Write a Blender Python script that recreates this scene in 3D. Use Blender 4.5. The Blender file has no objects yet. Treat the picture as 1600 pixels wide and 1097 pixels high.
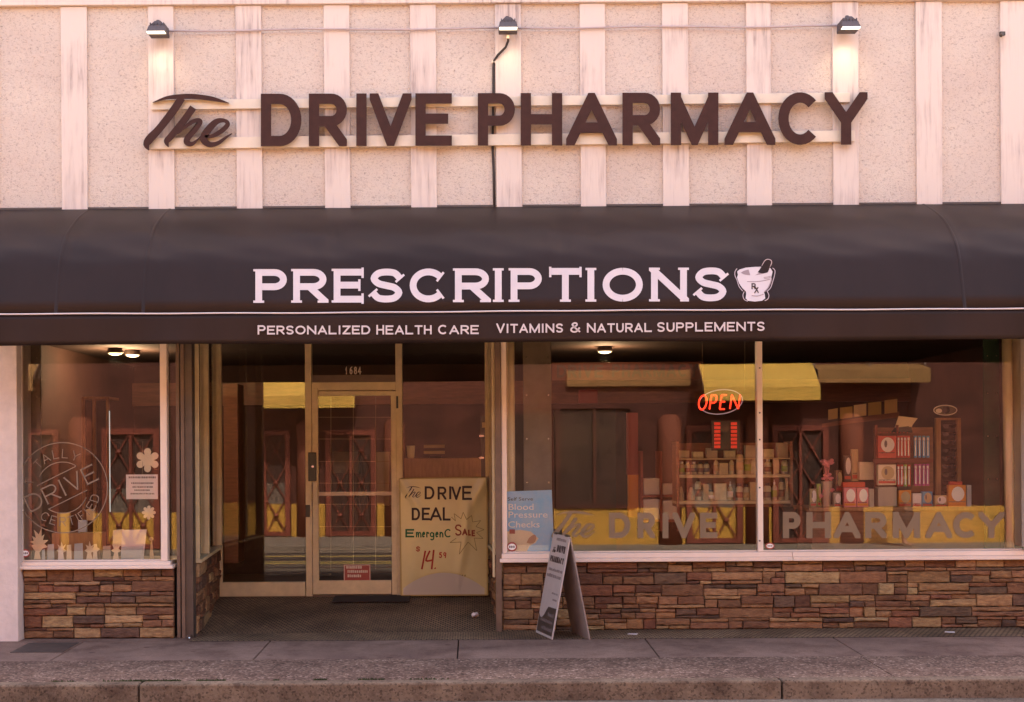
import bpy, bmesh, math, random
from mathutils import Vector, Matrix
random.seed(7)
SC = bpy.context.scene
COL = SC.collection
# ---------------------------------------------------------------- camera
F, CX0, HY, RL, CY, CZ = 2124.0, 740.0, 700.0, 0.0061, -11.8, 1.667
cam = bpy.data.cameras.new('camera'); co = bpy.data.objects.new('camera', cam); COL.objects.link(co)
cam.sensor_width = 36.0; cam.lens = 36.0*F/1600.0
cam.shift_x = 0.0369; cam.shift_y = 0.0949
cam.clip_start = 0.1; cam.clip_end = 2000
co.matrix_world = Matrix.Translation((0, CY, CZ)) @ Matrix.Rotation(math.pi/2, 4, 'X') @ Matrix.Rotation(-RL, 4, 'Z')
SC.camera = co
# ---------------------------------------------------------------- sky, sun, exposure
ELEV, AZ = math.radians(50), math.radians(14)
w = bpy.data.worlds.new('World'); SC.world = w; w.use_nodes = True
nt = w.node_tree; bg = nt.nodes['Background']
sky = nt.nodes.new('ShaderNodeTexSky'); sky.sky_type = 'NISHITA'; sky.sun_disc = False
sky.sun_elevation = ELEV; sky.sun_rotation = AZ; sky.air_density = 1.0; sky.dust_density = 4.0; sky.ozone_density = 0.6
tint = nt.nodes.new('ShaderNodeMix'); tint.data_type = 'RGBA'; tint.blend_type = 'MULTIPLY'
tint.inputs[0].default_value = 1.0; tint.inputs[7].default_value = (1.22, 0.985, 0.84, 1)
nt.links.new(sky.outputs[0], tint.inputs[6]); nt.links.new(tint.outputs[2], bg.inputs[0])
bg.inputs[1].default_value = 0.15
sl = bpy.data.lights.new('sun', 'SUN'); so = bpy.data.objects.new('sun', sl); COL.objects.link(so)
sl.energy = 3.8; sl.angle = math.radians(0.5); sl.color = (1.0, 0.90, 0.76)
so.rotation_euler = (-(math.pi/2-ELEV), 0, -AZ); so.location = (3, 20, 20)
SC.view_settings.view_transform = 'Standard'; SC.view_settings.look = 'None'
SC.view_settings.exposure = 2.52; SC.view_settings.gamma = 1.0
SC.cycles.max_bounces = 8; SC.cycles.transparent_max_bounces = 24
SC.cycles.sample_clamp_indirect = 6.0; SC.cycles.caustics_reflective = False; SC.cycles.caustics_refractive = False
try:
    SC.cycles.use_denoising = True; SC.cycles.denoising_prefilter = 'ACCURATE'
except Exception:
    pass
# ---------------------------------------------------------------- measuring helpers (photo pixel on a plane of depth Y -> metres)
def P(px, py, Y):
    a = px-800; b = py-548.5
    x = a - b*RL + 800; y = a*RL + b + 548.5
    k = (Y-CY)/F
    return Vector(((x-CX0)*k, Y, CZ+(HY-y)*k))
def PX(px, py, Y): return P(px, py, Y).x
def PZ(px, py, Y): return P(px, py, Y).z
# ---------------------------------------------------------------- materials
def mat(name, col, rough=0.6, metal=0.0, noise=None, bump=None, col2=None, spec=0.5, emit=None, trans=0, coat=0):
    m = bpy.data.materials.new(name); m.use_nodes = True
    t = m.node_tree; b = t.nodes['Principled BSDF']
    b.inputs['Roughness'].default_value = rough; b.inputs['Metallic'].default_value = metal
    b.inputs['Specular IOR Level'].default_value = spec
    b.inputs['Base Color'].default_value = (*col, 1)
    if coat: b.inputs['Coat Weight'].default_value = coat; b.inputs['Coat Roughness'].default_value = 0.1
    tc = t.nodes.new('ShaderNodeTexCoord')
    if noise:
        sc, amt = noise[0], noise[1]; st = noise[2] if len(noise) > 2 else (1, 1, 1)
        mp = t.nodes.new('ShaderNodeMapping'); mp.inputs['Scale'].default_value = st
        n = t.nodes.new('ShaderNodeTexNoise'); n.inputs['Scale'].default_value = sc
        n.inputs['Detail'].default_value = 6; n.inputs['Roughness'].default_value = 0.65
        t.links.new(tc.outputs['Object'], mp.inputs[0]); t.links.new(mp.outputs[0], n.inputs['Vector'])
        r = t.nodes.new('ShaderNodeValToRGB')
        r.color_ramp.elements[0].position = 0.32; r.color_ramp.elements[1].position = 0.68
        c2 = col2 if col2 else tuple(c*(1-amt) for c in col)
        r.color_ramp.elements[0].color = (*c2, 1); r.color_ramp.elements[1].color = (*[min(1, c*(1+amt*0.25)) for c in col], 1)
        t.links.new(n.outputs['Fac'], r.inputs[0]); t.links.new(r.outputs[0], b.inputs['Base Color'])
    if bump:
        n2 = t.nodes.new('ShaderNodeTexNoise'); n2.inputs['Scale'].default_value = bump[0]; n2.inputs['Detail'].default_value = 5
        bp = t.nodes.new('ShaderNodeBump'); bp.inputs['Strength'].default_value = bump[1]; bp.inputs['Distance'].default_value = bump[2]
        t.links.new(tc.outputs['Object'], n2.inputs['Vector']); t.links.new(n2.outputs['Fac'], bp.inputs['Height'])
        t.links.new(bp.outputs[0], b.inputs['Normal'])
    if emit:
        b.inputs['Emission Color'].default_value = (*emit[0], 1); b.inputs['Emission Strength'].default_value = emit[1]
    return m
def N(m, t): return m.node_tree.nodes.new(t)
def glass_mat(name, ior, tintc=(0.975, 0.965, 0.94)):
    m = bpy.data.materials.new(name); m.use_nodes = True; t = m.node_tree; t.nodes.clear()
    o = t.nodes.new('ShaderNodeOutputMaterial'); mx = t.nodes.new('ShaderNodeMixShader')
    tr = t.nodes.new('ShaderNodeBsdfTransparent'); tr.inputs[0].default_value = (*tintc, 1)
    gl = t.nodes.new('ShaderNodeBsdfGlossy'); gl.inputs['Roughness'].default_value = 0.0; gl.inputs[0].default_value = (1, 1, 1, 1)
    fr = t.nodes.new('ShaderNodeFresnel'); fr.inputs[0].default_value = ior
    # very slight waviness of old float glass
    tc = t.nodes.new('ShaderNodeTexCoord'); nz = t.nodes.new('ShaderNodeTexNoise'); nz.inputs['Scale'].default_value = 1.3
    bp = t.nodes.new('ShaderNodeBump'); bp.inputs['Strength'].default_value = 0.03; bp.inputs['Distance'].default_value = 0.002
    t.links.new(tc.outputs['Object'], nz.inputs['Vector']); t.links.new(nz.outputs['Fac'], bp.inputs['Height']); t.links.new(bp.outputs[0], gl.inputs['Normal'])
    t.links.new(fr.outputs[0], mx.inputs[0]); t.links.new(tr.outputs[0], mx.inputs[1]); t.links.new(gl.outputs[0], mx.inputs[2]); t.links.new(mx.outputs[0], o.inputs[0])
    return m
def stucco_mat():
    m = mat('stucco', (0.80, 0.62, 0.52), 0.9, spec=0.2); t = m.node_tree; b = t.nodes['Principled BSDF']
    tc = N(m, 'ShaderNodeTexCoord')
    mp = N(m, 'ShaderNodeMapping'); mp.inputs['Scale'].default_value = (1, 1, 1.5); t.links.new(tc.outputs['Object'], mp.inputs[0])
    n1 = N(m, 'ShaderNodeTexNoise'); n1.inputs['Scale'].default_value = 56; n1.inputs['Detail'].default_value = 5; n1.inputs['Roughness'].default_value = 0.62; n1.inputs['Distortion'].default_value = 0.9
    n2 = N(m, 'ShaderNodeTexNoise'); n2.inputs['Scale'].default_value = 1.1; n2.inputs['Detail'].default_value = 5
    for n in (n1, n2): t.links.new(mp.outputs[0], n.inputs['Vector'])
    r1 = N(m, 'ShaderNodeValToRGB'); e = r1.color_ramp.elements
    e[0].position = 0.30; e[0].color = (0.47, 0.355, 0.305, 1); e[1].position = 0.47; e[1].color = (0.80, 0.68, 0.595, 1)
    r2 = N(m, 'ShaderNodeValToRGB'); e = r2.color_ramp.elements
    e[0].position = 0.3; e[0].color = (0.91, 0.87, 0.87, 1); e[1].position = 0.62; e[1].color = (1, 1, 1, 1)
    mx = N(m, 'ShaderNodeMix'); mx.data_type = 'RGBA'; mx.blend_type = 'MULTIPLY'; mx.inputs[0].default_value = 1
    t.links.new(n1.outputs['Fac'], r1.inputs[0]); t.links.new(n2.outputs['Fac'], r2.inputs[0])
    t.links.new(r1.outputs[0], mx.inputs[6]); t.links.new(r2.outputs[0], mx.inputs[7]); t.links.new(mx.outputs[2], b.inputs['Base Color'])
    bp = N(m, 'ShaderNodeBump'); bp.inputs['Strength'].default_value = 0.75; bp.inputs['Distance'].default_value = 0.022
    t.links.new(n1.outputs['Fac'], bp.inputs['Height']); t.links.new(bp.outputs[0], b.inputs['Normal'])
    return m
def batten_mat():
    m = mat('weathered_white_paint', (0.82, 0.70, 0.63), 0.75, spec=0.25); t = m.node_tree; b = t.nodes['Principled BSDF']
    tc = N(m, 'ShaderNodeTexCoord'); mp = N(m, 'ShaderNodeMapping'); mp.inputs['Scale'].default_value = (26, 26, 1.6)
    t.links.new(tc.outputs['Object'], mp.inputs[0])
    n1 = N(m, 'ShaderNodeTexNoise'); n1.inputs['Scale'].default_value = 1.0; n1.inputs['Detail'].default_value = 7; n1.inputs['Roughness'].default_value = 0.7
    n2 = N(m, 'ShaderNodeTexNoise'); n2.inputs['Scale'].default_value = 2.2; n2.inputs['Detail'].default_value = 3
    t.links.new(mp.outputs[0], n1.inputs['Vector']); t.links.new(tc.outputs['Object'], n2.inputs['Vector'])
    ml = N(m, 'ShaderNodeMath'); ml.operation = 'MULTIPLY_ADD'; ml.inputs[1].default_value = 0.55; 
    t.links.new(n2.outputs['Fac'], ml.inputs[0]); 
    ad = N(m, 'ShaderNodeMath'); ad.operation = 'MULTIPLY'; ad.inputs[1].default_value = 0.75
    t.links.new(n1.outputs['Fac'], ad.inputs[0]); t.links.new(ad.outputs[0], ml.inputs[2])
    r = N(m, 'ShaderNodeValToRGB'); e = r.color_ramp.elements
    e[0].position = 0.46; e[0].color = (0.40, 0.31, 0.285, 1); e[1].position = 0.66; e[1].color = (0.75, 0.63, 0.565, 1)
    x = r.color_ramp.elements.new(0.54); x.color = (0.64, 0.525, 0.475, 1)
    t.links.new(ml.outputs[0], r.inputs[0]); t.links.new(r.outputs[0], b.inputs['Base Color'])
    bp = N(m, 'ShaderNodeBump'); bp.inputs['Strength'].default_value = 0.5; bp.inputs['Distance'].default_value = 0.006
    t.links.new(n1.outputs['Fac'], bp.inputs['Height']); t.links.new(bp.outputs[0], b.inputs['Normal'])
    return m
def stone_mat():
    m = mat('ledge_stone', (0.3, 0.18, 0.1), 0.85, spec=0.25); t = m.node_tree; b = t.nodes['Principled BSDF']
    at = N(m, 'ShaderNodeAttribute'); at.attribute_name = 'stone_colour'
    tc = N(m, 'ShaderNodeTexCoord'); mp = N(m, 'ShaderNodeMapping'); mp.inputs['Scale'].default_value = (1, 1, 2.6); t.links.new(tc.outputs['Object'], mp.inputs[0])
    n = N(m, 'ShaderNodeTexNoise'); n.inputs['Scale'].default_value = 17; n.inputs['Detail'].default_value = 8; n.inputs['Roughness'].default_value = 0.7
    t.links.new(mp.outputs[0], n.inputs['Vector'])
    r = N(m, 'ShaderNodeValToRGB'); e = r.color_ramp.elements
    e[0].position = 0.3; e[0].color = (0.5, 0.42, 0.42, 1); e[1].position = 0.66; e[1].color = (1.2, 1.15, 1.05, 1)
    mx = N(m, 'ShaderNodeMix'); mx.data_type = 'RGBA'; mx.blend_type = 'MULTIPLY'; mx.inputs[0].default_value = 1
    t.links.new(n.outputs['Fac'], r.inputs[0]); t.links.new(at.outputs['Color'], mx.inputs[6]); t.links.new(r.outputs[0], mx.inputs[7]); t.links.new(mx.outputs[2], b.inputs['Base Color'])
    bp = N(m, 'ShaderNodeBump'); bp.inputs['Strength'].default_value = 0.9; bp.inputs['Distance'].default_value = 0.018
    t.links.new(n.outputs['Fac'], bp.inputs['Height']); t.links.new(bp.outputs[0], b.inputs['Normal'])
    return m
def speckle_mat(name, base, dark, light, scale, big=0.8, bump=0.4):
    m = mat(name, base, 0.9, spec=0.2); t = m.node_tree; b = t.nodes['Principled BSDF']
    tc = N(m, 'ShaderNodeTexCoord')
    v = N(m, 'ShaderNodeTexVoronoi'); v.inputs['Scale'].default_value = scale; t.links.new(tc.outputs['Object'], v.inputs['Vector'])
    hs = N(m, 'ShaderNodeSeparateColor'); t.links.new(v.outputs['Color'], hs.inputs[0])
    r = N(m, 'ShaderNodeValToRGB'); e = r.color_ramp.elements
    e[0].position = 0.0; e[0].color = (*dark, 1); e[1].position = 1.0; e[1].color = (*light, 1)
    x = e.new(0.28); x.color = (*base, 1); x = e.new(0.8); x.color = (*[c*1.15 for c in base], 1)
    t.links.new(hs.outputs[0], r.inputs[0])
    n = N(m, 'ShaderNodeTexNoise'); n.inputs['Scale'].default_value = big; n.inputs['Detail'].default_value = 7; n.inputs['Roughness'].default_value = 0.65
    t.links.new(tc.outputs['Object'], n.inputs['Vector'])
    r2 = N(m, 'ShaderNodeValToRGB'); e = r2.color_ramp.elements
    e[0].position = 0.33; e[0].color = (0.62, 0.58, 0.58, 1); e[1].position = 0.66; e[1].color = (1.1, 1.08, 1.05, 1)
    t.links.new(n.outputs['Fac'], r2.inputs[0])
    mx = N(m, 'ShaderNodeMix'); mx.data_type = 'RGBA'; mx.blend_type = 'MULTIPLY'; mx.inputs[0].default_value = 1
    t.links.new(r.outputs[0], mx.inputs[6]); t.links.new(r2.outputs[0], mx.inputs[7])
    v2 = N(m, 'ShaderNodeTexVoronoi'); v2.inputs['Scale'].default_value = 3.1; t.links.new(tc.outputs['Object'], v2.inputs['Vector'])
    r3 = N(m, 'ShaderNodeValToRGB'); e = r3.color_ramp.elements; e[0].position = 0.07; e[0].color = (0.62, 0.58, 0.58, 1); e[1].position = 0.10; e[1].color = (1, 1, 1, 1)
    t.links.new(v2.outputs['Distance'], r3.inputs[0])
    n4 = N(m, 'ShaderNodeTexNoise'); n4.inputs['Scale'].default_value = 3.7; n4.inputs['Detail'].default_value = 8; n4.inputs['Roughness'].default_value = 0.75; t.links.new(tc.outputs['Object'], n4.inputs['Vector'])
    r4 = N(m, 'ShaderNodeValToRGB'); e = r4.color_ramp.elements; e[0].position = 0.38; e[0].color = (0.72, 0.68, 0.67, 1); e[1].position = 0.52; e[1].color = (1, 1, 1, 1); t.links.new(n4.outputs['Fac'], r4.inputs[0])
    mx2 = N(m, 'ShaderNodeMix'); mx2.data_type = 'RGBA'; mx2.blend_type = 'MULTIPLY'; mx2.inputs[0].default_value = 1
    mx3 = N(m, 'ShaderNodeMix'); mx3.data_type = 'RGBA'; mx3.blend_type = 'MULTIPLY'; mx3.inputs[0].default_value = 1
    t.links.new(mx.outputs[2], mx2.inputs[6]); t.links.new(r3.outputs[0], mx2.inputs[7]); t.links.new(mx2.outputs[2], mx3.inputs[6]); t.links.new(r4.outputs[0], mx3.inputs[7]); t.links.new(mx3.outputs[2], b.inputs['Base Color'])
    bp = N(m, 'ShaderNodeBump'); bp.inputs['Strength'].default_value = bump; bp.inputs['Distance'].default_value = 0.006
    t.links.new(hs.outputs[0], bp.inputs['Height']); t.links.new(bp.outputs[0], b.inputs['Normal'])
    return m
def tile_mat():
    m = mat('mosaic_tile', (0.12, 0.08, 0.06), 0.7, spec=0.2); t = m.node_tree; b = t.nodes['Principled BSDF']
    tc = N(m, 'ShaderNodeTexCoord')
    br = N(m, 'ShaderNodeTexBrick'); br.inputs['Scale'].default_value = 1.0; br.offset = 0.5
    br.inputs['Brick Width'].default_value = 0.045; br.inputs['Row Height'].default_value = 0.045; br.inputs['Mortar Size'].default_value = 0.006
    br.inputs['Color1'].default_value = (0.36, 0.25, 0.15, 1); br.inputs['Color2'].default_value = (0.25, 0.165, 0.11, 1); br.inputs['Mortar'].default_value = (0.05, 0.036, 0.03, 1)
    t.links.new(tc.outputs['Object'], br.inputs['Vector'])
    n = N(m, 'ShaderNodeTexNoise'); n.inputs['Scale'].default_value = 1.7; n.inputs['Detail'].default_value = 5; t.links.new(tc.outputs['Object'], n.inputs['Vector'])
    r2 = N(m, 'ShaderNodeValToRGB'); e = r2.color_ramp.elements
    e[0].position = 0.33; e[0].color = (0.55, 0.52, 0.5, 1); e[1].position = 0.66; e[1].color = (1.15, 1.1, 1.05, 1)
    t.links.new(n.outputs['Fac'], r2.inputs[0])
    mx = N(m, 'ShaderNodeMix'); mx.data_type = 'RGBA'; mx.blend_type = 'MULTIPLY'; mx.inputs[0].default_value = 1
    t.links.new(br.outputs[0], mx.inputs[6]); t.links.new(r2.outputs[0], mx.inputs[7]); t.links.new(mx.outputs[2], b.inputs['Base Color'])
    bp = N(m, 'ShaderNodeBump'); bp.inputs['Strength'].default_value = 0.6; bp.inputs['Distance'].default_value = 0.004; bp.invert = True
    t.links.new(br.outputs['Fac'], bp.inputs['Height']); t.links.new(bp.outputs[0], b.inputs['Normal'])
    return m
M = dict(
    stucco=stucco_mat(), batten=batten_mat(), stone=stone_mat(), tile=tile_mat(),
    stone_back=mat('stone_joint', (0.03, 0.02, 0.018), 0.95),
    pillar=mat('white_brick_paint', (0.74, 0.62, 0.58), 0.8, noise=(9, 0.12), bump=(30, 0.4, 0.01)),
    frame=mat('pinkish_white_aluminium', (0.88, 0.73, 0.65), 0.45, noise=(3, 0.1)),
    cream=mat('cream_anodised_aluminium', (0.72, 0.58, 0.36), 0.4, noise=(6, 0.2), spec=0.6),
    bronze=mat('dark_bronze_metal', (0.10, 0.075, 0.065), 0.45, metal=0.3, noise=(5, 0.3)),
    bronze2=mat('brown_painted_metal', (0.17, 0.105, 0.075), 0.5, noise=(5, 0.3)),
    black=mat('black_plastic', (0.02, 0.016, 0.015), 0.4),
    letter=mat('brown_sign_paint', (0.058, 0.021, 0.016), 0.7, noise=(14, 0.25), spec=0.25),
    rail=mat('cream_painted_rail', (0.80, 0.68, 0.55), 0.7, noise=(5, 0.12)),
    lampmetal=mat('grey_lamp_housing', (0.085, 0.062, 0.065), 0.55, noise=(30, 0.2)),
    lamplens=mat('lit_lamp_lens', (1, 0.95, 0.8), 0.3, emit=((1, 0.86, 0.60), 0.45)),
    pipe=mat('painted_conduit', (0.52, 0.40, 0.385), 0.6, noise=(6, 0.15)),
    cable=mat('black_cable', (0.03, 0.02, 0.02), 0.6),
    fabric=mat('dark_awning_fabric', (0.019, 0.0108, 0.0092), 0.48, noise=(1.2, 0.38, (1, 1, 0.35)), bump=(260, 0.12, 0.002), spec=0.28),
    vinylw=mat('pinkish_white_lettering', (0.64, 0.56, 0.575), 0.6, noise=(8, 0.06)),
    greyprint=mat('grey_print', (0.30, 0.22, 0.23), 0.6), midprint=mat('pale_grey_print', (0.48, 0.38, 0.39), 0.6),
    concrete=speckle_mat('pavement_concrete', (0.245, 0.160, 0.128), (0.20, 0.13, 0.105), (0.30, 0.20, 0.162), 190, 1.3, 0.2),
    aggregate=speckle_mat('exposed_aggregate', (0.185, 0.118, 0.090), (0.075, 0.050, 0.039), (0.46, 0.33, 0.27), 62, 1.1, 0.8),
    kerbm=speckle_mat('kerb_concrete', (0.205, 0.150, 0.108), (0.11, 0.08, 0.058), (0.25, 0.185, 0.14), 75, 3.0, 0.6),
    asphalt=speckle_mat('asphalt', (0.185, 0.150, 0.120), (0.12, 0.10, 0.08), (0.25, 0.205, 0.165), 90, 0.6, 0.5),
    palecon=mat('pale_concrete', (0.26, 0.21, 0.165), 0.9, noise=(2, 0.2)),
    dirt=mat('joint_dirt', (0.05, 0.033, 0.028), 0.95),
    roadpaint=mat('worn_yellow_road_paint', (0.55, 0.40, 0.10), 0.8, noise=(6, 0.35)),
    moss=mat('moss_green', (0.05, 0.06, 0.015), 0.9, noise=(20, 0.4)),
    grate=mat('utility_cover_metal', (0.075, 0.05, 0.042), 0.7, noise=(12, 0.4)),
    glass=glass_mat('shop_window_glass', 1.40), glassin=glass_mat('interior_glass', 1.35),
    decal=mat('frosted_grey_vinyl', (0.255, 0.180, 0.115), 0.8, noise=(5, 0.1)),
    decal2=mat('frosted_cream_vinyl', (0.27, 0.205, 0.155), 0.8, noise=(5, 0.1)),
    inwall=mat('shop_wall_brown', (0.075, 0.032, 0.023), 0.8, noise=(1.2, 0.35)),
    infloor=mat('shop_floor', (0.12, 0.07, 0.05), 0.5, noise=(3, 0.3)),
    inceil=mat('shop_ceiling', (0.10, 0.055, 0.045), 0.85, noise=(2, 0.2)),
    wood=mat('reddish_wood', (0.25, 0.10, 0.05), 0.5, noise=(5, 0.35, (1, 1, 8))),
    tanwood=mat('tan_wood', (0.42, 0.22, 0.10), 0.5, noise=(5, 0.3, (8, 8, 1))),
    greyp=mat('grey_perforated_panel', (0.17, 0.13, 0.105), 0.6, noise=(8, 0.2)),
    creamtube=mat('cream_pipe_paint', (0.92, 0.80, 0.56), 0.5, noise=(2, 0.12)),
    paper=mat('white_paper', (0.88, 0.80, 0.80), 0.8, noise=(10, 0.05)),
    creampaper=mat('cream_paper', (0.62, 0.46, 0.26), 0.8, noise=(10, 0.08)),
    palepaper=mat('pale_cream_card', (0.88, 0.74, 0.55), 0.8, noise=(6, 0.12)),
    bluecard=mat('pale_blue_card', (0.52, 0.58, 0.64), 0.7, noise=(9, 0.15)),
    ink=mat('dark_ink', (0.045, 0.022, 0.018), 0.7), inkgrey=mat('grey_ink', (0.20, 0.15, 0.15), 0.7),
    inkred=mat('red_marker', (0.42, 0.035, 0.018), 0.7), inkgreen=mat('green_marker', (0.018, 0.13, 0.045), 0.7), inkolive=mat('olive_marker', (0.24, 0.18, 0.05), 0.7),
    inkrust=mat('rust_marker', (0.30, 0.06, 0.025), 0.7),
    goldsheet=mat('yellow_vinyl_sheet', (0.70, 0.59, 0.29), 0.27, noise=(2.5, 0.08), spec=0.8), goldedge=mat('sheet_edge_gold', (0.44, 0.31, 0.10), 0.4),
    greysheet=mat('silver_sheet', (0.60, 0.54, 0.46), 0.4),
    mat_=mat('dark_rubber_mat', (0.03, 0.02, 0.018), 0.9),
    poster=mat('sky_blue_poster', (0.20, 0.54, 0.95), 0.35, noise=(5.5, 0.15), col2=(0.42, 0.62, 0.90)),
    stickerred=mat('red_sticker', (0.36, 0.06, 0.045), 0.5), posterwhite=mat('poster_white', (0.93, 0.93, 0.93), 0.4), skin=mat('skin', (0.50, 0.27, 0.18), 0.55),
    aboard=mat('sandwich_board_white', (0.50, 0.43, 0.42), 0.5, noise=(7, 0.1)), aback=mat('sandwich_board_back', (0.30, 0.225, 0.20), 0.7, noise=(5, 0.25)),
    neonr=mat('red_neon', (0.9, 0.1, 0.05), 0.4, emit=((1, 0.03, 0.01), 0.55)), neonb=mat('blue_neon', (0.6, 0.6, 0.75), 0.4, emit=((0.45, 0.38, 0.55), 0.05)),
    ledr=mat('red_led', (0.6, 0.05, 0.03), 0.4, emit=((1, 0.04, 0.02), 0.07)),
    bulb=mat('lit_downlight', (1, 0.9, 0.7), 0.3, emit=((1, 0.74, 0.40), 0.7)),
    strip=mat('lit_tube', (1, 1, 1), 0.3, emit=((0.85, 0.95, 0.95), 0.10)),
    exitred=mat('exit_red', (0.22, 0.035, 0.025), 0.6, emit=((0.8, 0.10, 0.05), 0.006)),
    brick=mat('red_brown_brick', (0.12, 0.036, 0.024), 0.85, noise=(1.3, 0.55)),
    redframe=mat('red_painted_wood', (0.25, 0.058, 0.034), 0.6, noise=(4, 0.2)),
    pilaster=mat('pilaster_brown', (0.26, 0.075, 0.040), 0.8, noise=(3, 0.25)),
    yellow=mat('yellow_canvas', (0.74, 0.47, 0.09), 0.8, noise=(2, 0.12)), yellowp=mat('yellow_paint', (0.64, 0.35, 0.055), 0.7, noise=(2, 0.15)),
    gateback=mat('dark_brown_panel', (0.072, 0.030, 0.020), 0.7, noise=(2.5, 0.6)),
    darkglass=mat('dark_window_glass', (0.012, 0.011, 0.011), 0.15), taupe=mat('taupe_fascia', (0.34, 0.185, 0.065), 0.8, noise=(3, 0.2)),
    white=mat('white_card', (0.78, 0.74, 0.72), 0.6, noise=(8, 0.06)), bottle=mat('frosted_bottle', (0.60, 0.55, 0.37), 0.4, noise=(20, 0.25)), bottle2=mat('amber_bottle', (0.52, 0.40, 0.22), 0.4, noise=(20, 0.2)),
    shelf=mat('pale_shelf', (0.62, 0.50, 0.30), 0.5, noise=(6, 0.2)),
    pred=mat('pack_red', (0.55, 0.05, 0.03), 0.4), pblue=mat('pack_blue', (0.12, 0.34, 0.62), 0.4), ppurple=mat('pack_magenta', (0.50, 0.07, 0.34), 0.4), pgreen=mat('pack_green', (0.35, 0.45, 0.08), 0.4), ppink=mat('pack_pink', (0.75, 0.26, 0.30), 0.4), porange=mat('pack_orange', (0.75, 0.28, 0.03), 0.5),
    greycard=mat('grey_card', (0.46, 0.40, 0.33), 0.7), greencloth=mat('dark_green_cloth', (0.022, 0.06, 0.028), 0.85, noise=(6, 0.4)),
    lens=mat('dark_sunglass_lens', (0.010, 0.008, 0.010), 0.08), chrome=mat('chrome', (0.7, 0.66, 0.62), 0.12, metal=1.0),
    blackcloth=mat('black_cloth', (0.012, 0.010, 0.012), 0.9), skirt=mat('patterned_skirt', (0.11, 0.08, 0.06), 0.9, noise=(30, 0.2), col2=(0.012, 0.010, 0.010)), hair=mat('dark_hair', (0.02, 0.012, 0.01), 0.6),
    roof=mat('roof_membrane', (0.15, 0.13, 0.12), 0.9), grid=mat('thin_grey_wire', (0.32, 0.22, 0.15), 0.5),
)
M['fabric'].node_tree.nodes['Principled BSDF'].inputs['Specular Tint'].default_value = (1.0, 0.78, 0.76, 1)
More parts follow.
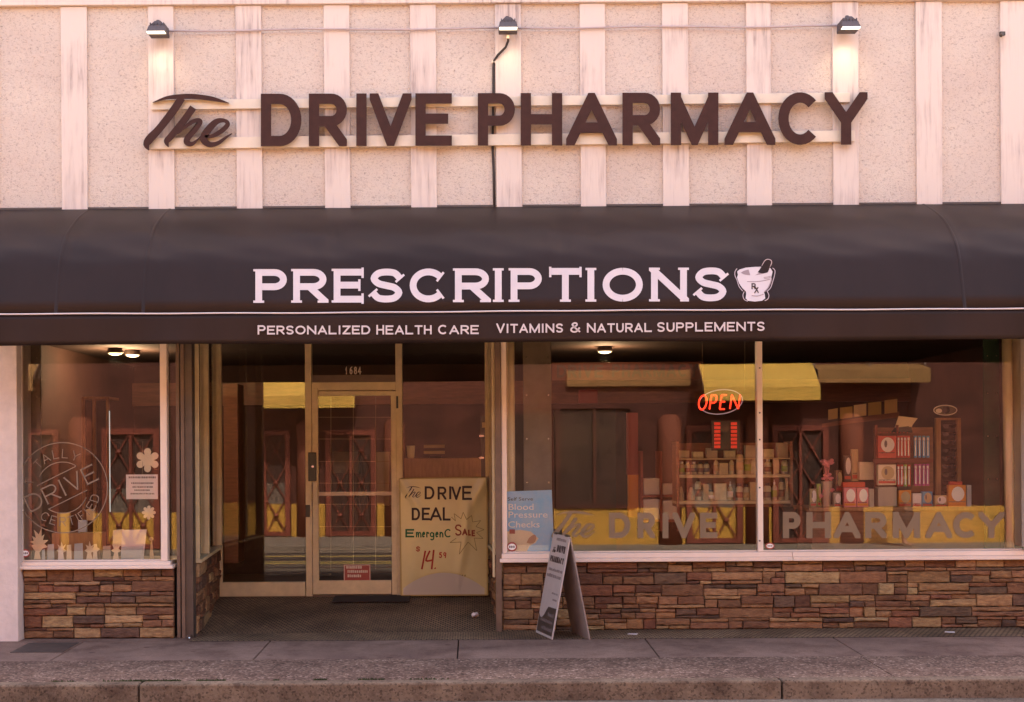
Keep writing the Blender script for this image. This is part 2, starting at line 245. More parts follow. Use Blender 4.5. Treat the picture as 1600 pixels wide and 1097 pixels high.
# ---------------------------------------------------------------- object helpers
ORG = {}
def tag(o, label=None, cat=None, group=None, kind=None):
    if label: o['label'] = label
    if cat: o['category'] = cat
    if group: o['group'] = group
    if kind: o['kind'] = kind
    return o
def thing(name, label, cat, loc=(0, 0, 0), group=None):
    o = bpy.data.objects.new(name, None); COL.objects.link(o); o.location = loc; o.empty_display_size = 0.1
    ORG[o.name] = Vector(loc); return tag(o, label, cat, group)
class MB:
    def __init__(s): s.v = []; s.f = []; s.c = []
    def add(s, vs, fs, c=None):
        k = len(s.v); s.v += [Vector(v) for v in vs]; s.f += [tuple(i+k for i in f) for f in fs]; s.c += [c]*len(fs); return s
    def box(s, x0, x1, y0, y1, z0, z1, c=None):
        x0, x1 = sorted((x0, x1)); y0, y1 = sorted((y0, y1)); z0, z1 = sorted((z0, z1))
        return s.add([(x0,y0,z0),(x1,y0,z0),(x1,y1,z0),(x0,y1,z0),(x0,y0,z1),(x1,y0,z1),(x1,y1,z1),(x0,y1,z1)],
              [(0,3,2,1),(4,5,6,7),(0,1,5,4),(1,2,6,5),(2,3,7,6),(3,0,4,7)], c)
    def pbox(s, px0, px1, py0, py1, Y, depth, c=None):      # box whose front face covers a pixel rectangle at depth Y
        a = P((px0+px1)/2, py0, Y); b = P((px0+px1)/2, py1, Y); x0 = PX(px0, (py0+py1)/2, Y); x1 = PX(px1, (py0+py1)/2, Y)
        return s.box(x0, x1, Y, Y+depth, b.z, a.z, c)
    def hexa(s, pts): # 8 points, bottom 4 then top 4, counter-clockwise
        return s.add(pts, [(0,3,2,1),(4,5,6,7),(0,1,5,4),(1,2,6,5),(2,3,7,6),(3,0,4,7)])
    def bar(s, a, b, wx, wz=None):
        a = Vector(a); b = Vector(b); wz = wz or wx; d = (b-a).normalized()
        up = Vector((0,0,1)) if abs(d.z) < 0.95 else Vector((0,1,0))
        u = d.cross(up).normalized()*wx/2; v = d.cross(u).normalized()*wz/2
        pts = [a-u-v, a+u-v, a+u+v, a-u+v, b-u-v, b+u-v, b+u+v, b-u+v]
        return s.add(pts, [(0,3,2,1),(4,5,6,7),(0,1,5,4),(1,2,6,5),(2,3,7,6),(3,0,4,7)])
    def tube(s, pts, r, n=8, cap=True):
        pts = [Vector(p) for p in pts]; k = len(s.v); m = len(pts); rr = r if isinstance(r, (list, tuple)) else [r]*m
        pu = None
        for i, p in enumerate(pts):
            d = (pts[min(i+1, m-1)]-pts[max(i-1, 0)]).normalized()
            if pu is None:
                up = Vector((0,0,1)) if abs(d.z) < 0.9 else Vector((1,0,0)); u = d.cross(up).normalized()
            else: u = (pu - d*pu.dot(d)).normalized()
            pu = u; v = d.cross(u)
            for j in range(n):
                a = 2*math.pi*j/n; s.v.append(p+(u*math.cos(a)+v*math.sin(a))*rr[i])
        for i in range(m-1):
            for j in range(n):
                s.f.append((k+i*n+j, k+i*n+(j+1)%n, k+(i+1)*n+(j+1)%n, k+(i+1)*n+j)); s.c.append(None)
        if cap:
            s.f.append(tuple(k+j for j in range(n))[::-1]); s.f.append(tuple(k+(m-1)*n+j for j in range(n))); s.c += [None]*2
        return s
    def lathe(s, c, prof, n=12):
        k = len(s.v); c = Vector(c)
        for r, z in prof:
            for j in range(n):
                a = 2*math.pi*j/n; s.v.append(c+Vector((r*math.cos(a), r*math.sin(a), z)))
        m = len(prof)
        for i in range(m-1):
            for j in range(n):
                s.f.append((k+i*n+j, k+i*n+(j+1)%n, k+(i+1)*n+(j+1)%n, k+(i+1)*n+j)); s.c.append(None)
        s.f.append(tuple(k+j for j in range(n))[::-1]); s.f.append(tuple(k+(m-1)*n+j for j in range(n))); s.c += [None]*2
        return s
    def prism(s, poly, fn, d0, d1):      # poly in pixels, fn(x, y, d) -> world, d0 = front depth, d1 = back depth
        n = len(poly)
        if n < 3: return s
        ar = sum(poly[i][0]*poly[(i+1) % n][1]-poly[(i+1) % n][0]*poly[i][1] for i in range(n))
        if ar > 0: poly = poly[::-1]
        k = len(s.v)
        s.v += [Vector(fn(x, y, d0)) for x, y in poly]+[Vector(fn(x, y, d1)) for x, y in poly]
        s.f.append(tuple(k+i for i in range(n))); s.f.append(tuple(k+n+i for i in range(n))[::-1]); s.c += [None]*2
        for i in range(n):
            j = (i+1) % n; s.f.append((k+j, k+i, k+n+i, k+n+j)); s.c.append(None)
        return s
    def build(s, name, m, parent=None, bevel=0, smooth=False):
        if not s.v: return None
        if parent is not None: org = ORG[parent.name]
        else:
            xs = [v.x for v in s.v]; ys = [v.y for v in s.v]; zs = [v.z for v in s.v]
            org = Vector(((min(xs)+max(xs))/2, (min(ys)+max(ys))/2, min(zs)))
        me = bpy.data.meshes.new(name); me.from_pydata([v-org for v in s.v], [], s.f); me.validate(); 
        if any(c is not None for c in s.c):
            ca = me.color_attributes.new('stone_colour', 'FLOAT_COLOR', 'CORNER')
            i = 0
            for p, c in zip(me.polygons, s.c):
                for li in p.loop_indices: ca.data[li].color = (*(c or (0.2, 0.1, 0.05)), 1)
        me.materials.append(M[m] if isinstance(m, str) else m); me.update()
        o = bpy.data.objects.new(name, me); COL.objects.link(o)
        if parent is not None: o.parent = parent
        else: o.location = org
        ORG[o.name] = org
        if smooth:
            for p in me.polygons: p.use_smooth = True
        if bevel:
            b = o.modifiers.new('bevel', 'BEVEL'); b.width = bevel; b.segments = 2; b.limit_method = 'ANGLE'; b.angle_limit = math.radians(40)
        return o
def struct(o): o['kind'] = 'structure'; return o
def copy_thing(o, delta):
    c = o.copy(); COL.objects.link(c); c.location = o.location+Vector(delta); ORG[c.name] = ORG[o.name]+Vector(delta)
    for ch in list(o.children):
        d = ch.copy(); COL.objects.link(d); d.parent = c; ORG[d.name] = ORG[c.name]
        for g in list(ch.children):
            e = g.copy(); COL.objects.link(e); e.parent = d
    return c
# ---------------------------------------------------------------- lettering made of strokes
def arc(cx, cy, rx, ry, a0, a1, n=14):
    return [(cx+rx*math.cos(math.radians(a0+(a1-a0)*i/n)), cy+ry*math.sin(math.radians(a0+(a1-a0)*i/n))) for i in range(n+1)]
def spline(pts, n=6):
    out = []; m = len(pts)
    for i in range(m-1):
        p0 = pts[max(i-1, 0)]; p1 = pts[i]; p2 = pts[i+1]; p3 = pts[min(i+2, m-1)]
        for k in range(n):
            t = k/n
            out.append(tuple(0.5*((2*b)+(-a+c)*t+(2*a-5*b+4*c-d)*t*t+(-a+3*b-3*c+d)*t**3) for a, b, c, d in zip(p0, p1, p2, p3)))
    out.append(tuple(pts[-1])); return out
SPINE = spline([(0.97, 0.80), (0.80, 0.96), (0.5, 1.0), (0.2, 0.95), (0.04, 0.76), (0.2, 0.58), (0.5, 0.5), (0.80, 0.42), (0.96, 0.24), (0.8, 0.05), (0.5, 0.0), (0.2, 0.04), (0.03, 0.20)], 4)
PB = [(0, 1), (0.62, 1)]+arc(0.62, 0.735, 0.38, 0.265, 90, -90)[1:]+[(0, 0.47)]
GL = {
 'A': [[(0, 0), (0.5, 1), (1, 0)], [(0.2, 0.30), (0.8, 0.30)]],
 'C': [arc(0.5, 0.5, 0.5, 0.5, 44, 316, 26)],
 'D': [[(0, 0), (0, 1)], [(0, 1), (0.45, 1)]+arc(0.45, 0.5, 0.55, 0.5, 90, -90, 18)[1:]+[(0, 0)]],
 'E': [[(0, 0), (0, 1)], [(0, 1), (1, 1)], [(0, 0.52), (0.86, 0.52)], [(0, 0), (1, 0)]],
 'F': [[(0, 0), (0, 1)], [(0, 1), (1, 1)], [(0, 0.52), (0.8, 0.52)]],
 'H': [[(0, 0), (0, 1)], [(1, 0), (1, 1)], [(0, 0.5), (1, 0.5)]],
 'I': [[(0.5, 0), (0.5, 1)]],
 'L': [[(0, 0), (0, 1)], [(0, 0), (1, 0)]],
 'M': [[(0, 0), (0, 1)], [(0, 1), (0.5, 0.02), (1, 1)], [(1, 1), (1, 0)]],
 'N': [[(0, 0), (0, 1)], [(0, 1), (1, 0)], [(1, 0), (1, 1)]],
 'O': [arc(0.5, 0.5, 0.5, 0.5, 90, 270, 20), arc(0.5, 0.5, 0.5, 0.5, 270, 450, 20)],
 'P': [[(0, 0), (0, 1)], PB], 'R': [[(0, 0), (0, 1)], PB, [(0.48, 0.47), (1, 0)]],
 'S': [SPINE], 'T': [[(0, 1), (1, 1)], [(0.5, 0), (0.5, 1)]],
 'U': [[(0, 1), (0, 0.42)]+arc(0.5, 0.42, 0.5, 0.42, 180, 360, 16)[1:]+[(1, 1)]],
 'V': [[(0, 1), (0.5, 0), (1, 1)]], 'Y': [[(0, 1), (0.5, 0.44), (1, 1)], [(0.5, 0.46), (0.5, 0)]],
 'Z': [[(0, 1), (1, 1)], [(1, 1), (0, 0)], [(0, 0), (1, 0)]],
 '&': [spline([(1, 0.0), (0.22, 0.72), (0.3, 0.95), (0.5, 1.0), (0.66, 0.9), (0.6, 0.7), (0.12, 0.42), (0.05, 0.16), (0.35, 0.0), (0.7, 0.12), (0.95, 0.5)], 4)],
 '1': [[(0.2, 0.8), (0.5, 1), (0.5, 0)]], '4': [[(0.7, 0), (0.7, 1), (0, 0.3), (1, 0.3)]],
 '5': [spline([(0.9, 1), (0.2, 1), (0.15, 0.58), (0.6, 0.62), (0.95, 0.32), (0.6, 0.0), (0.05, 0.08)], 4)],
 '9': [arc(0.5, 0.7, 0.45, 0.3, 0, 360, 16), [(0.95, 0.7), (0.75, 0)]],
 '6': [arc(0.5, 0.3, 0.45, 0.3, 0, 360, 16), spline([(0.05, 0.3), (0.2, 0.75), (0.7, 1)], 4)],
 '8': [arc(0.5, 0.76, 0.38, 0.24, 0, 360, 14), arc(0.5, 0.27, 0.46, 0.27, 0, 360, 14)],
 '$': [SPINE, [(0.5, -0.12), (0.5, 1.12)]], '.': [[(0.4, 0.0), (0.6, 0.0)]],
 'm': [[(0, 0), (0, 0.6)], spline([(0, 0.4), (0.25, 0.6), (0.45, 0.45), (0.45, 0)], 4), spline([(0.45, 0.4), (0.72, 0.6), (0.95, 0.45), (1, 0)], 4)],
 'e': [spline([(0.1, 0.32), (0.9, 0.36), (0.75, 0.6), (0.35, 0.6), (0.05, 0.3), (0.35, 0.0), (0.9, 0.1)], 4)],
 'r': [[(0.1, 0), (0.1, 0.6)], spline([(0.1, 0.4), (0.45, 0.6), (0.9, 0.55)], 4)],
 'g': [arc(0.45, 0.3, 0.4, 0.28, 0, 360, 14), spline([(0.85, 0.58), (0.9, 0.1), (0.8, -0.3), (0.45, -0.42), (0.1, -0.3)], 4)],
 'n': [[(0.05, 0), (0.05, 0.6)], spline([(0.05, 0.38), (0.5, 0.6), (0.9, 0.42), (0.95, 0)], 4)],
}
SERH = {'P': [(0, 0), (0, 1)], 'R': [(0, 0), (0, 1), (1, 0)], 'E': [(0, 0), (0, 1)], 'I': [(0.5, 0), (0.5, 1)], 'T': [(0.5, 0)], 'N': [(0, 0), (0, 1), (1, 1)], 'D': [(0, 0), (0, 1)], 'V': [(0, 1), (1, 1)], 'L': [(0, 0), (0, 1)], 'Y': [(0, 1), (1, 1), (0.5, 0)], 'A': [(0, 0), (1, 0)]}
SERV = {'E': [(1, 1, -1), (1, 0, 1), (0.86, 0.52, 0)], 'T': [(0, 1, -1), (1, 1, -1)], 'L': [(1, 0, 1)]}
SERD = {'S': [0, -1], 'C': [0, -1]}
def clip(poly, ax, lim, keep):
    out = []; n = len(poly)
    for i in range(n):
        a, b = poly[i], poly[(i+1) % n]; ia = (a[ax]-lim)*keep >= 0; ib = (b[ax]-lim)*keep >= 0
        if ia: out.append(a)
        if ia != ib:
            t = (lim-a[ax])/(b[ax]-a[ax]); out.append((a[0]+(b[0]-a[0])*t, a[1]+(b[1]-a[1])*t))
    return out
def ribbon(pts, ws):          # outline of a stroke of varying width, mitred
    L, R = [], []; m = len(pts)
    for i in range(m):
        p = Vector(pts[i]).to_2d(); 
        d1 = (p-Vector(pts[i-1]).to_2d()) if i else None; d2 = (Vector(pts[i+1]).to_2d()-p) if i < m-1 else None
        d1 = d1.normalized() if d1 and d1.length > 1e-9 else None; d2 = d2.normalized() if d2 and d2.length > 1e-9 else None
        if d1 is None: d1 = d2
        if d2 is None: d2 = d1
        n1 = Vector((-d1.y, d1.x)); n2 = Vector((-d2.y, d2.x)); nn = (n1+n2)
        if nn.length < 1e-6: nn = n1
        nn.normalize(); k = 1.0/max(0.28, nn.dot(n1)); h = ws[i]/2*k
        L.append((p.x+nn.x*h, p.y+nn.y*h)); R.append((p.x-nn.x*h, p.y-nn.y*h))
    return L+R[::-1]
SUB = 0
def glyph(mb, ch, x0, x1, yt, yb, t, fn, d0, d1, serif=False, slant=0.0, step=0.0003):
    """one letter filling the pixel box x0..x1 by yt..yb (yt above yb), stroke t"""
    se = 0.30*t if serif else 0.0; ins = t/2+se
    wd = (x1-x0)-2*ins; hh = (yb-yt)-t
    if ch in 'IT.1': wd = max(wd, 0.001)
    X = lambda u: x0+ins+u*wd
    Yv = lambda v: yb-t/2-v*hh
    k = 0
    def put(poly):
        nonlocal k
        poly = [(x+(yb-y)*slant, y) for x, y in poly]
        mb.prism(poly, fn, d0-step*k if d1 > d0 else d0+step*k, d1); k += 1
    desc = ch in 'g$'
    for st in GL[ch]:
        q = [(X(u), Yv(v)) for u, v in st]
        curved = len(st) > 12 and ch in 'OCSge&689'
        if not curved:
            for e in (0, -1):
                a = Vector(q[e]); b = Vector(q[1 if e == 0 else -2]); d = (a-b); 
                if d.length < 1e-6: continue
                d.normalize(); u = st[e][0]
                ext = 0.5*t
                if abs(d.y) > 0.3 and abs(d.x) > 0.12: ext = 1.1*t
                if ch == 'R' and e == 0 and len(st) == 2 and u == 0.48: ext = 0.1*t
                if abs(d.x) > 0.9 and u < 0.05 and ch not in 'TZ': ext = 0.3*t
                q[e] = tuple(a+d*ext)
        if SUB:
            q2 = [q[0]]
            for a, b in zip(q, q[1:]):
                L_ = math.dist(a, b); n_ = max(1, int(L_/SUB)); q2 += [(a[0]+(b[0]-a[0])*i/n_, a[1]+(b[1]-a[1])*i/n_) for i in range(1, n_+1)]
            q = q2
        poly = ribbon(q, [t]*len(q))
        if not desc:
            poly = clip(poly, 1, yt-0.03, 1); poly = clip(poly, 1, yb+0.03, -1)
            poly = clip(poly, 0, x0-0.03, 1); poly = clip(poly, 0, x1+0.03, -1) if poly else poly
        if len(poly) > 2: put(poly)
    if serif:
        sh = 0.34*t; sw = 0.5*t+se
        for u, v in SERH.get(ch, []):
            x = X(u); y = yb if v == 0 else yt; y2 = y-sh if v == 0 else y+sh
            xa = x-sw if not (ch in 'PRDEL' and False) else x
            put([(max(xa, x0-1), y), (min(x+sw, x1+1), y), (min(x+sw, x1+1), y2), (max(xa, x0-1), y2)])
        for u, v, dr in SERV.get(ch, []):
            x = X(u)+t*0.5; y = Yv(v); s0 = t*0.5+(se*1.2 if dr <= 0 else se*0.6); s1 = t*0.5+(se*1.2 if dr >= 0 else se*0.6)
            if ch == 'T' and u == 0: x = X(u)-t*0.5+sh
            put([(x-sh, y-s1), (x, y-s1), (x, y+s0), (x-sh, y+s0)])
        for e in SERD.get(ch, []):
            st = GL[ch][0]; a = Vector((X(st[e][0]), Yv(st[e][1]))); b = Vector((X(st[1 if e == 0 else -2][0]), Yv(st[1 if e == 0 else -2][1])))
            d = (a-b).normalized(); n = Vector((-d.y, d.x)); hh2 = t*0.5+se*1.1
            put([tuple(a-n*hh2), tuple(a+n*hh2), tuple(a+n*hh2+d*sh), tuple(a-n*hh2+d*sh)])
WID = {'I': 0.34, 'M': 1.25, 'O': 1.15, 'C': 1.05, 'N': 1.05, 'D': 1.0, 'A': 1.05, 'V': 1.0, ' ': 0.6, '.': 0.3, '&': 1.1, 'm': 1.1, 'e': 0.75, 'r': 0.6, 'g': 0.75, 'n': 0.75, '1': 0.4}
def line_text(mb, s, x0, x1, yt, yb, t, fn, d0, d1, gap=0.18, big=None, rise=0.0, serif=False, slant=0):
    tot = sum(WID.get(c, 0.9) for c in s)+gap*(len(s)-1); k = (x1-x0)/tot; x = x0
    for i, c in enumerate(s):
        wv = WID.get(c, 0.9)*k
        if c != ' ':
            f = (x-x0)/(x1-x0); yo = rise*f
            first = (i == 0 or s[i-1] == ' ')
            top = yt if (not big or first) else yt+(yb-yt)*big
            glyph(mb, c, x, x+wv, top+yo, yb+yo, t, fn, d0, d1, serif, slant)
        x += wv+gap*k
THE = [
 [(90,697,4),(200,660,26),(320,650,40),(420,650,40),(540,664,36),(620,682,22),(690,702,4)],
 [(318,660,60),(245,770,62),(140,905,60),(65,985,66),(42,1030,48),(62,1072,6)],
 [(408,735,56),(330,845,56),(235,960,52),(200,1002,44),(214,1046,6)],
 [(285,945,8),(370,868,30),(430,838,36),(462,850,40),(425,905,44),(368,970,48),(358,1008,46),(395,1022,34),(440,990,14),(474,950,6)],
 [(498,962,16),(560,958,30),(630,920,38),(678,868,36),(650,838,30),(585,850,48),(515,925,58),(490,985,58),(535,1026,44),(600,1016,32),(665,970,20),(712,940,8)]]
def script_the(mb, x0, x1, yt, yb, fn, d0, d1, thin=1.0):
    sx = (x1-x0)/(712-10); sy = (yb-yt)/(1072-635)
    for k, st in enumerate(THE):
        q = spline([(x0+(x-10)*sx, yt+(y-635)*sy, wv*(sx+sy)/2*thin) for x, y, wv in st], 5)
        dd = d0-0.0003*k if d1 > d0 else d0+0.0003*k
        mb.prism(ribbon([(a, b) for a, b, c in q], [max(0.3, c) for a, b, c in q]), fn, dd, d1)
def plane_fn(x, y, d): return P(x, y, d)
def ell(cx, cy, rx, ry, n=24, a0=0): return [(cx+rx*math.cos(a0+2*math.pi*i/n), cy+ry*math.sin(a0+2*math.pi*i/n)) for i in range(n)]
def ring(mb, cx, cy, rx, ry, t, fn, d0, d1, a0=0, a1=360, n=48):
    q = arc(cx, cy, rx, ry, a0, a1, n)
    if abs(a1-a0) >= 360:
        h = n//2; mb.prism(ribbon(q[:h+1], [t]*(h+1)), fn, d0, d1); mb.prism(ribbon(q[h:], [t]*(n-h+1)), fn, d0, d1)
    else: mb.prism(ribbon(q, [t]*len(q)), fn, d0, d1)
def small_text(name, s, px, py, hpx, Y, m, parent, width=None, align='LEFT', th=0.0008):
    """built-in plain lettering; baseline at pixel (px, py), capital height hpx, fitted to a width in pixels"""
    cu = bpy.data.curves.new(name, 'FONT'); cu.body = s; cu.align_x = align; cu.resolution_u = 3
    ob = bpy.data.objects.new(name+'_tmp', cu); COL.objects.link(ob)
    me = bpy.data.meshes.new_from_object(ob); COL.objects.unlink(ob); bpy.data.objects.remove(ob)
    k = (Y-CY)/F
    ys = [v.co.y for v in me.vertices]; xs = [v.co.x for v in me.vertices]
    if not ys: return None
    capk = hpx*k/0.69; sx = capk
    if width: sx = width*k/(max(xs)-min(xs))
    b = P(px, py, Y); org = ORG[parent.name]
    for v in me.vertices: v.co = Vector((b.x+v.co.x*sx, Y+v.co.z, b.z+v.co.y*capk))-org
    me.materials.clear(); me.materials.append(M[m]); me.name = name
    o = bpy.data.objects.new(name, me); COL.objects.link(o); o.parent = parent; ORG[o.name] = org
    return o
# ================================================================ THE SETTING: pavement, kerb, road
FL, FR, DB = 0.10, 0.45, 2.10            # depth of left shop window, right shop window and back of the entry
def gz(Y): return -0.02+(Y+2.04)*0.02 if Y < -0.1 else 0.02
def sheet(mb, x0, x1, y0, y1, z0, z1, th=0.05):
    return mb.hexa([(x0,y0,z0-th),(x1,y0,z0-th),(x1,y1,z1-th),(x0,y1,z1-th),(x0,y0,z0),(x1,y0,z0),(x1,y1,z1),(x0,y1,z1)])
g = MB(); g.box(-300, 300, -300, 300, -1.0, -0.75); struct(g.build('ground', 'asphalt'))
g = MB(); g.hexa([(-60,-13.2,-0.75),(60,-13.2,-0.75),(60,-2.04,-0.75),(-60,-2.04,-0.75),(-60,-13.2,-0.56),(60,-13.2,-0.56),(60,-2.04,-0.148),(-60,-2.04,-0.148)]); struct(g.build('road', 'asphalt'))
g = MB()
for y, w_ in ((-8.3, 0.13), (-8.9, 0.13), (-11.3, 0.2)): sheet(g, -60, 60, y-w_, y+w_, -0.148+(y-w_+2.04)*0.0369+0.004, -0.148+(y+w_+2.04)*0.0369+0.004, 0.003)
struct(g.build('road_markings', 'roadpaint'))
g = MB(); xs = [-12, -8.2, -6.6, -4.99, -3.38, -1.765, -0.145, 1.46, 3.08, 4.7, 6.3, 8, 12]
for a, b in zip(xs, xs[1:]): sheet(g, a+0.005, b-0.005, -1.02, -0.105, gz(-1.02)+random.uniform(-0.002, 0.002), gz(-0.105), 0.06)
struct(g.build('pavement', 'concrete', bevel=0.006))
g = MB()
for a, b in ((-12, 3.05), (3.058, 12)): sheet(g, a, b, -1.90, -1.025, gz(-1.90), gz(-1.025), 0.06)
struct(g.build('aggregate_pavement', 'aggregate', bevel=0.004))
g = MB(); g.box(-12, 12, -2.0, 0.6, -0.5, -0.06); struct(g.build('ground', 'dirt'))
g = MB()
for a, b in ((-12, -7.04), (-7.04, -2.42), (-2.42, 2.2), (2.2, 6.82), (6.82, 12)):
    g.box(a+0.006, b-0.006, -2.045, -1.905, -0.6, gz(-1.9)+0.004)
struct(g.build('kerb', 'kerbm', bevel=0.014))
g = MB(); sheet(g, -2.46, 4.9, -0.10, 0.62, 0.021, 0.021, 0.06); struct(g.build('tiled_pavement', 'tile'))
g = MB(); sheet(g, -2.75, 0.40, 0.40, DB+0.3, 0.022, 0.185, 0.05); struct(g.build('entry_floor', 'tile'))
g = MB(); sheet(g, -12, -2.465, -0.10, 0.5, 0.018, 0.02, 0.06); struct(g.build('pavement', 'concrete'))
# opposite pavement (behind the camera, seen in the glass)
g = MB(); g.box(-60, 60, -17, -13.2, -0.75, -0.42); struct(g.build('opposite_pavement', 'palecon'))
g = MB()
for y, w_ in ((-6.9, 0.2), (-9.9, 0.3), (-10.6, 0.1), (-12.7, 0.3)): sheet(g, -60, 60, y-w_, y+w_, -0.148+(y-w_+2.04)*0.0369+0.004, -0.148+(y+w_+2.04)*0.0369+0.004, 0.003)
struct(g.build('road', 'dirt'))
# ================================================================ THE PHARMACY BUILDING
bld = thing('pharmacy_building', 'cream stucco and timber shop front with ledge stone base and recessed glass entry', 'building', (0.5, 0.6, 0.02))
ZT, ZS, ZC = 6.7, 2.86, 2.78
MB().box(-6.2, 6.4, 0.0, 0.22, ZS, ZT).build('stucco_wall', 'stucco', bld)
z0 = PZ(100, 8.5, -0.05)
MB().box(-6.2, 6.4, -0.055, 0.0, z0, z0+0.24).build('trim_board', 'batten', bld, bevel=0.006)
for a, b in ((-150, -112), (-35, -3), (97, 137), (233, 273), (370.5, 410), (507, 547), (641.5, 682), (775.5, 815), (906, 946), (1034.5, 1075.5), (1165, 1204.5), (1300, 1340), (1430, 1470), (1562.5, 1601), (1695, 1733)):
    m = MB(); x0 = PX(a, 170, 0); x1 = PX(b, 170, 0)
    x0 += random.uniform(-.004, .004); m.hexa([(x0,-0.028,3.6),(x1,-0.028,3.6),(x1,0.0,3.6),(x0,0.0,3.6),(x0+random.uniform(-.006,.006),-0.028,z0-.003),(x1+random.uniform(-.006,.006),-0.028,z0-.003),(x1,0.0,z0-.003),(x0,0.0,z0-.003)])
    m.build('batten', 'batten', bld, bevel=0.004)
MB().box(-6.2, 6.4, 0.22, 9.2, ZT-0.5, ZT-0.4).build('roof', 'roof', bld)
m = MB(); m.box(-6.2, -6.0, 0.22, 9.2, 0, ZT-0.5); m.box(6.2, 6.4, 0.22, 9.2, 0, ZT-0.5); m.box(-6.2, 6.4, 9.0, 9.2, 0, ZT-0.5); m.build('outer_wall', 'pillar', bld)
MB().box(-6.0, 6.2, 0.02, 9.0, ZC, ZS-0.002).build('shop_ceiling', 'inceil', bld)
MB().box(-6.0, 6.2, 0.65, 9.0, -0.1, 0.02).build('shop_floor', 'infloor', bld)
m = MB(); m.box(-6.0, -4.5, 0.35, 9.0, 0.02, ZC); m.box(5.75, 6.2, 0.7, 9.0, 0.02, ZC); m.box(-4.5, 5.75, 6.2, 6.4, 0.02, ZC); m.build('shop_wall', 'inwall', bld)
# left pillar
xl = PX(28.5, 700, 0.0); MB().box(-6.2, xl, -0.03, 0.35, 0.016, ZS-0.003).build('corner_pillar', 'pillar', bld, bevel=0.004)
xrj = PX(1597, 700, FR)
MB().box(xrj+0.0, 6.4, 0.28, FR+0.24, 0.75, ZS-0.003).build('corner_pillar', 'frame', bld, bevel=0.004)
# ---- ledge stone
PAL = [((0.31,0.175,0.095),7),((0.25,0.132,0.076),7),((0.20,0.105,0.064),4),((0.13,0.082,0.062),1.2),((0.16,0.100,0.072),2.5),((0.38,0.235,0.128),4),((0.43,0.30,0.165),1.6),((0.25,0.115,0.070),3),((0.16,0.080,0.055),2)]
def pick(): 
    c = random.choices([p[0] for p in PAL], [p[1] for p in PAL])[0]; f = random.uniform(0.85, 1.15)
    return tuple(x*f*random.uniform(0.96, 1.04) for x in c)
def stone_wall(o, u, L, z0, z1, rows, parent, nrm):
    o = Vector(o); u = Vector(u).normalized(); nrm = Vector(nrm).normalized(); m = MB()
    def stone(a, b, za, zb):
        gp = 0.0028; a += gp; b -= gp; za += gp; zb -= gp
        if b-a < 0.012 or zb-za < 0.008: return
        dp = random.uniform(0.018, 0.048); j = lambda s: random.uniform(-s, s)
        bw = min(0.007, (zb-za)*0.2)
        nx = max(2, int((b-a)/0.06)+1)
        back, mid, fr = [], [], []
        per = []
        for i in range(nx+1): per.append((a+(b-a)*i/nx, za, 0, 1))
        per.append((b, (za+zb)/2, -1, 0))
        for i in range(nx+1): per.append((b-(b-a)*i/nx, zb, 0, -1))
        per.append((a, (za+zb)/2, 1, 0))
        n = len(per); cx = (a+b)/2; cz = (za+zb)/2
        V = []
        for ring_ in range(3):
            for (x, z, _, _) in per:
                jx, jz = (j(0.003), j(0.0042))
                if ring_ == 0: p = (x, z, -0.01)
                elif ring_ == 1: p = (x+jx, z+jz, dp*0.72)
                else:
                    sx = (x-cx)/max(1e-6, (b-a)/2); sz = (z-cz)/max(1e-6, (zb-za)/2)
                    p = (x-sx*bw+jx, z-sz*bw+jz, dp+j(0.003))
                V.append(o+u*p[0]+Vector((0, 0, p[1]))+nrm*p[2])
        V.append(o+u*cx+Vector((0, 0, cz))+nrm*(dp+random.uniform(0.0, 0.006)))
        FA = []
        for r_ in range(2):
            for i in range(n):
                k = (i+1) % n; FA.append((r_*n+i, r_*n+k, (r_+1)*n+k, (r_+1)*n+i))
        for i in range(n): FA.append((2*n+i, 2*n+(i+1) % n, 3*n))
        m.add(V, FA, pick())
    zz = z0; hs = [random.uniform(0.85, 1.15) for _ in range(rows)]; tot = sum(hs)
    for h in hs:
        h = h/tot*(z1-z0); x = 0.0
        while x < L-0.001:
            wd = random.uniform(0.18, 0.50); 
            if L-(x+wd) < 0.16: wd = L-x
            def split(a, b, za, zb):
                t = random.random()
                if t < 0.35 or b-a < 0.2: stone(a, b, za, zb)
                else: 
                    f = random.uniform(0.35, 0.65); stone(a, a+(b-a)*f, za, zb); stone(a+(b-a)*f, b, za, zb)
            t = random.random(); b = x+wd
            if t < 0.2: stone(x, b, zz, zz+h)
            elif t < 0.3: split(x, b, zz, zz+h)
            else:
                f = random.choice([0.3, 0.36, 0.5, 0.62, 0.7]); split(x, b, zz, zz+h*f); split(x, b, zz+h*f, zz+h)
            x = b
        zz += h
    s = m.build('ledge_stone', 'stone', parent)
    return s
random.seed(21)
zsl = PZ(150, 888.5, FL); zsr = PZ(1000, 877, FR)      # underside of the sills
xcl = PX(273, 940, FL)                               # right end of the left stone base
MB().box(xl-0.0, xcl-0.02, FL+0.03, FL+0.3, 0.0, zsl).build('base_wall', 'stone_back', bld)
stone_wall((xl+0.004, FL+0.03, 0), (1, 0, 0), xcl-0.01-xl, 0.024, zsl-0.003, 6, bld, (0, -1, 0))
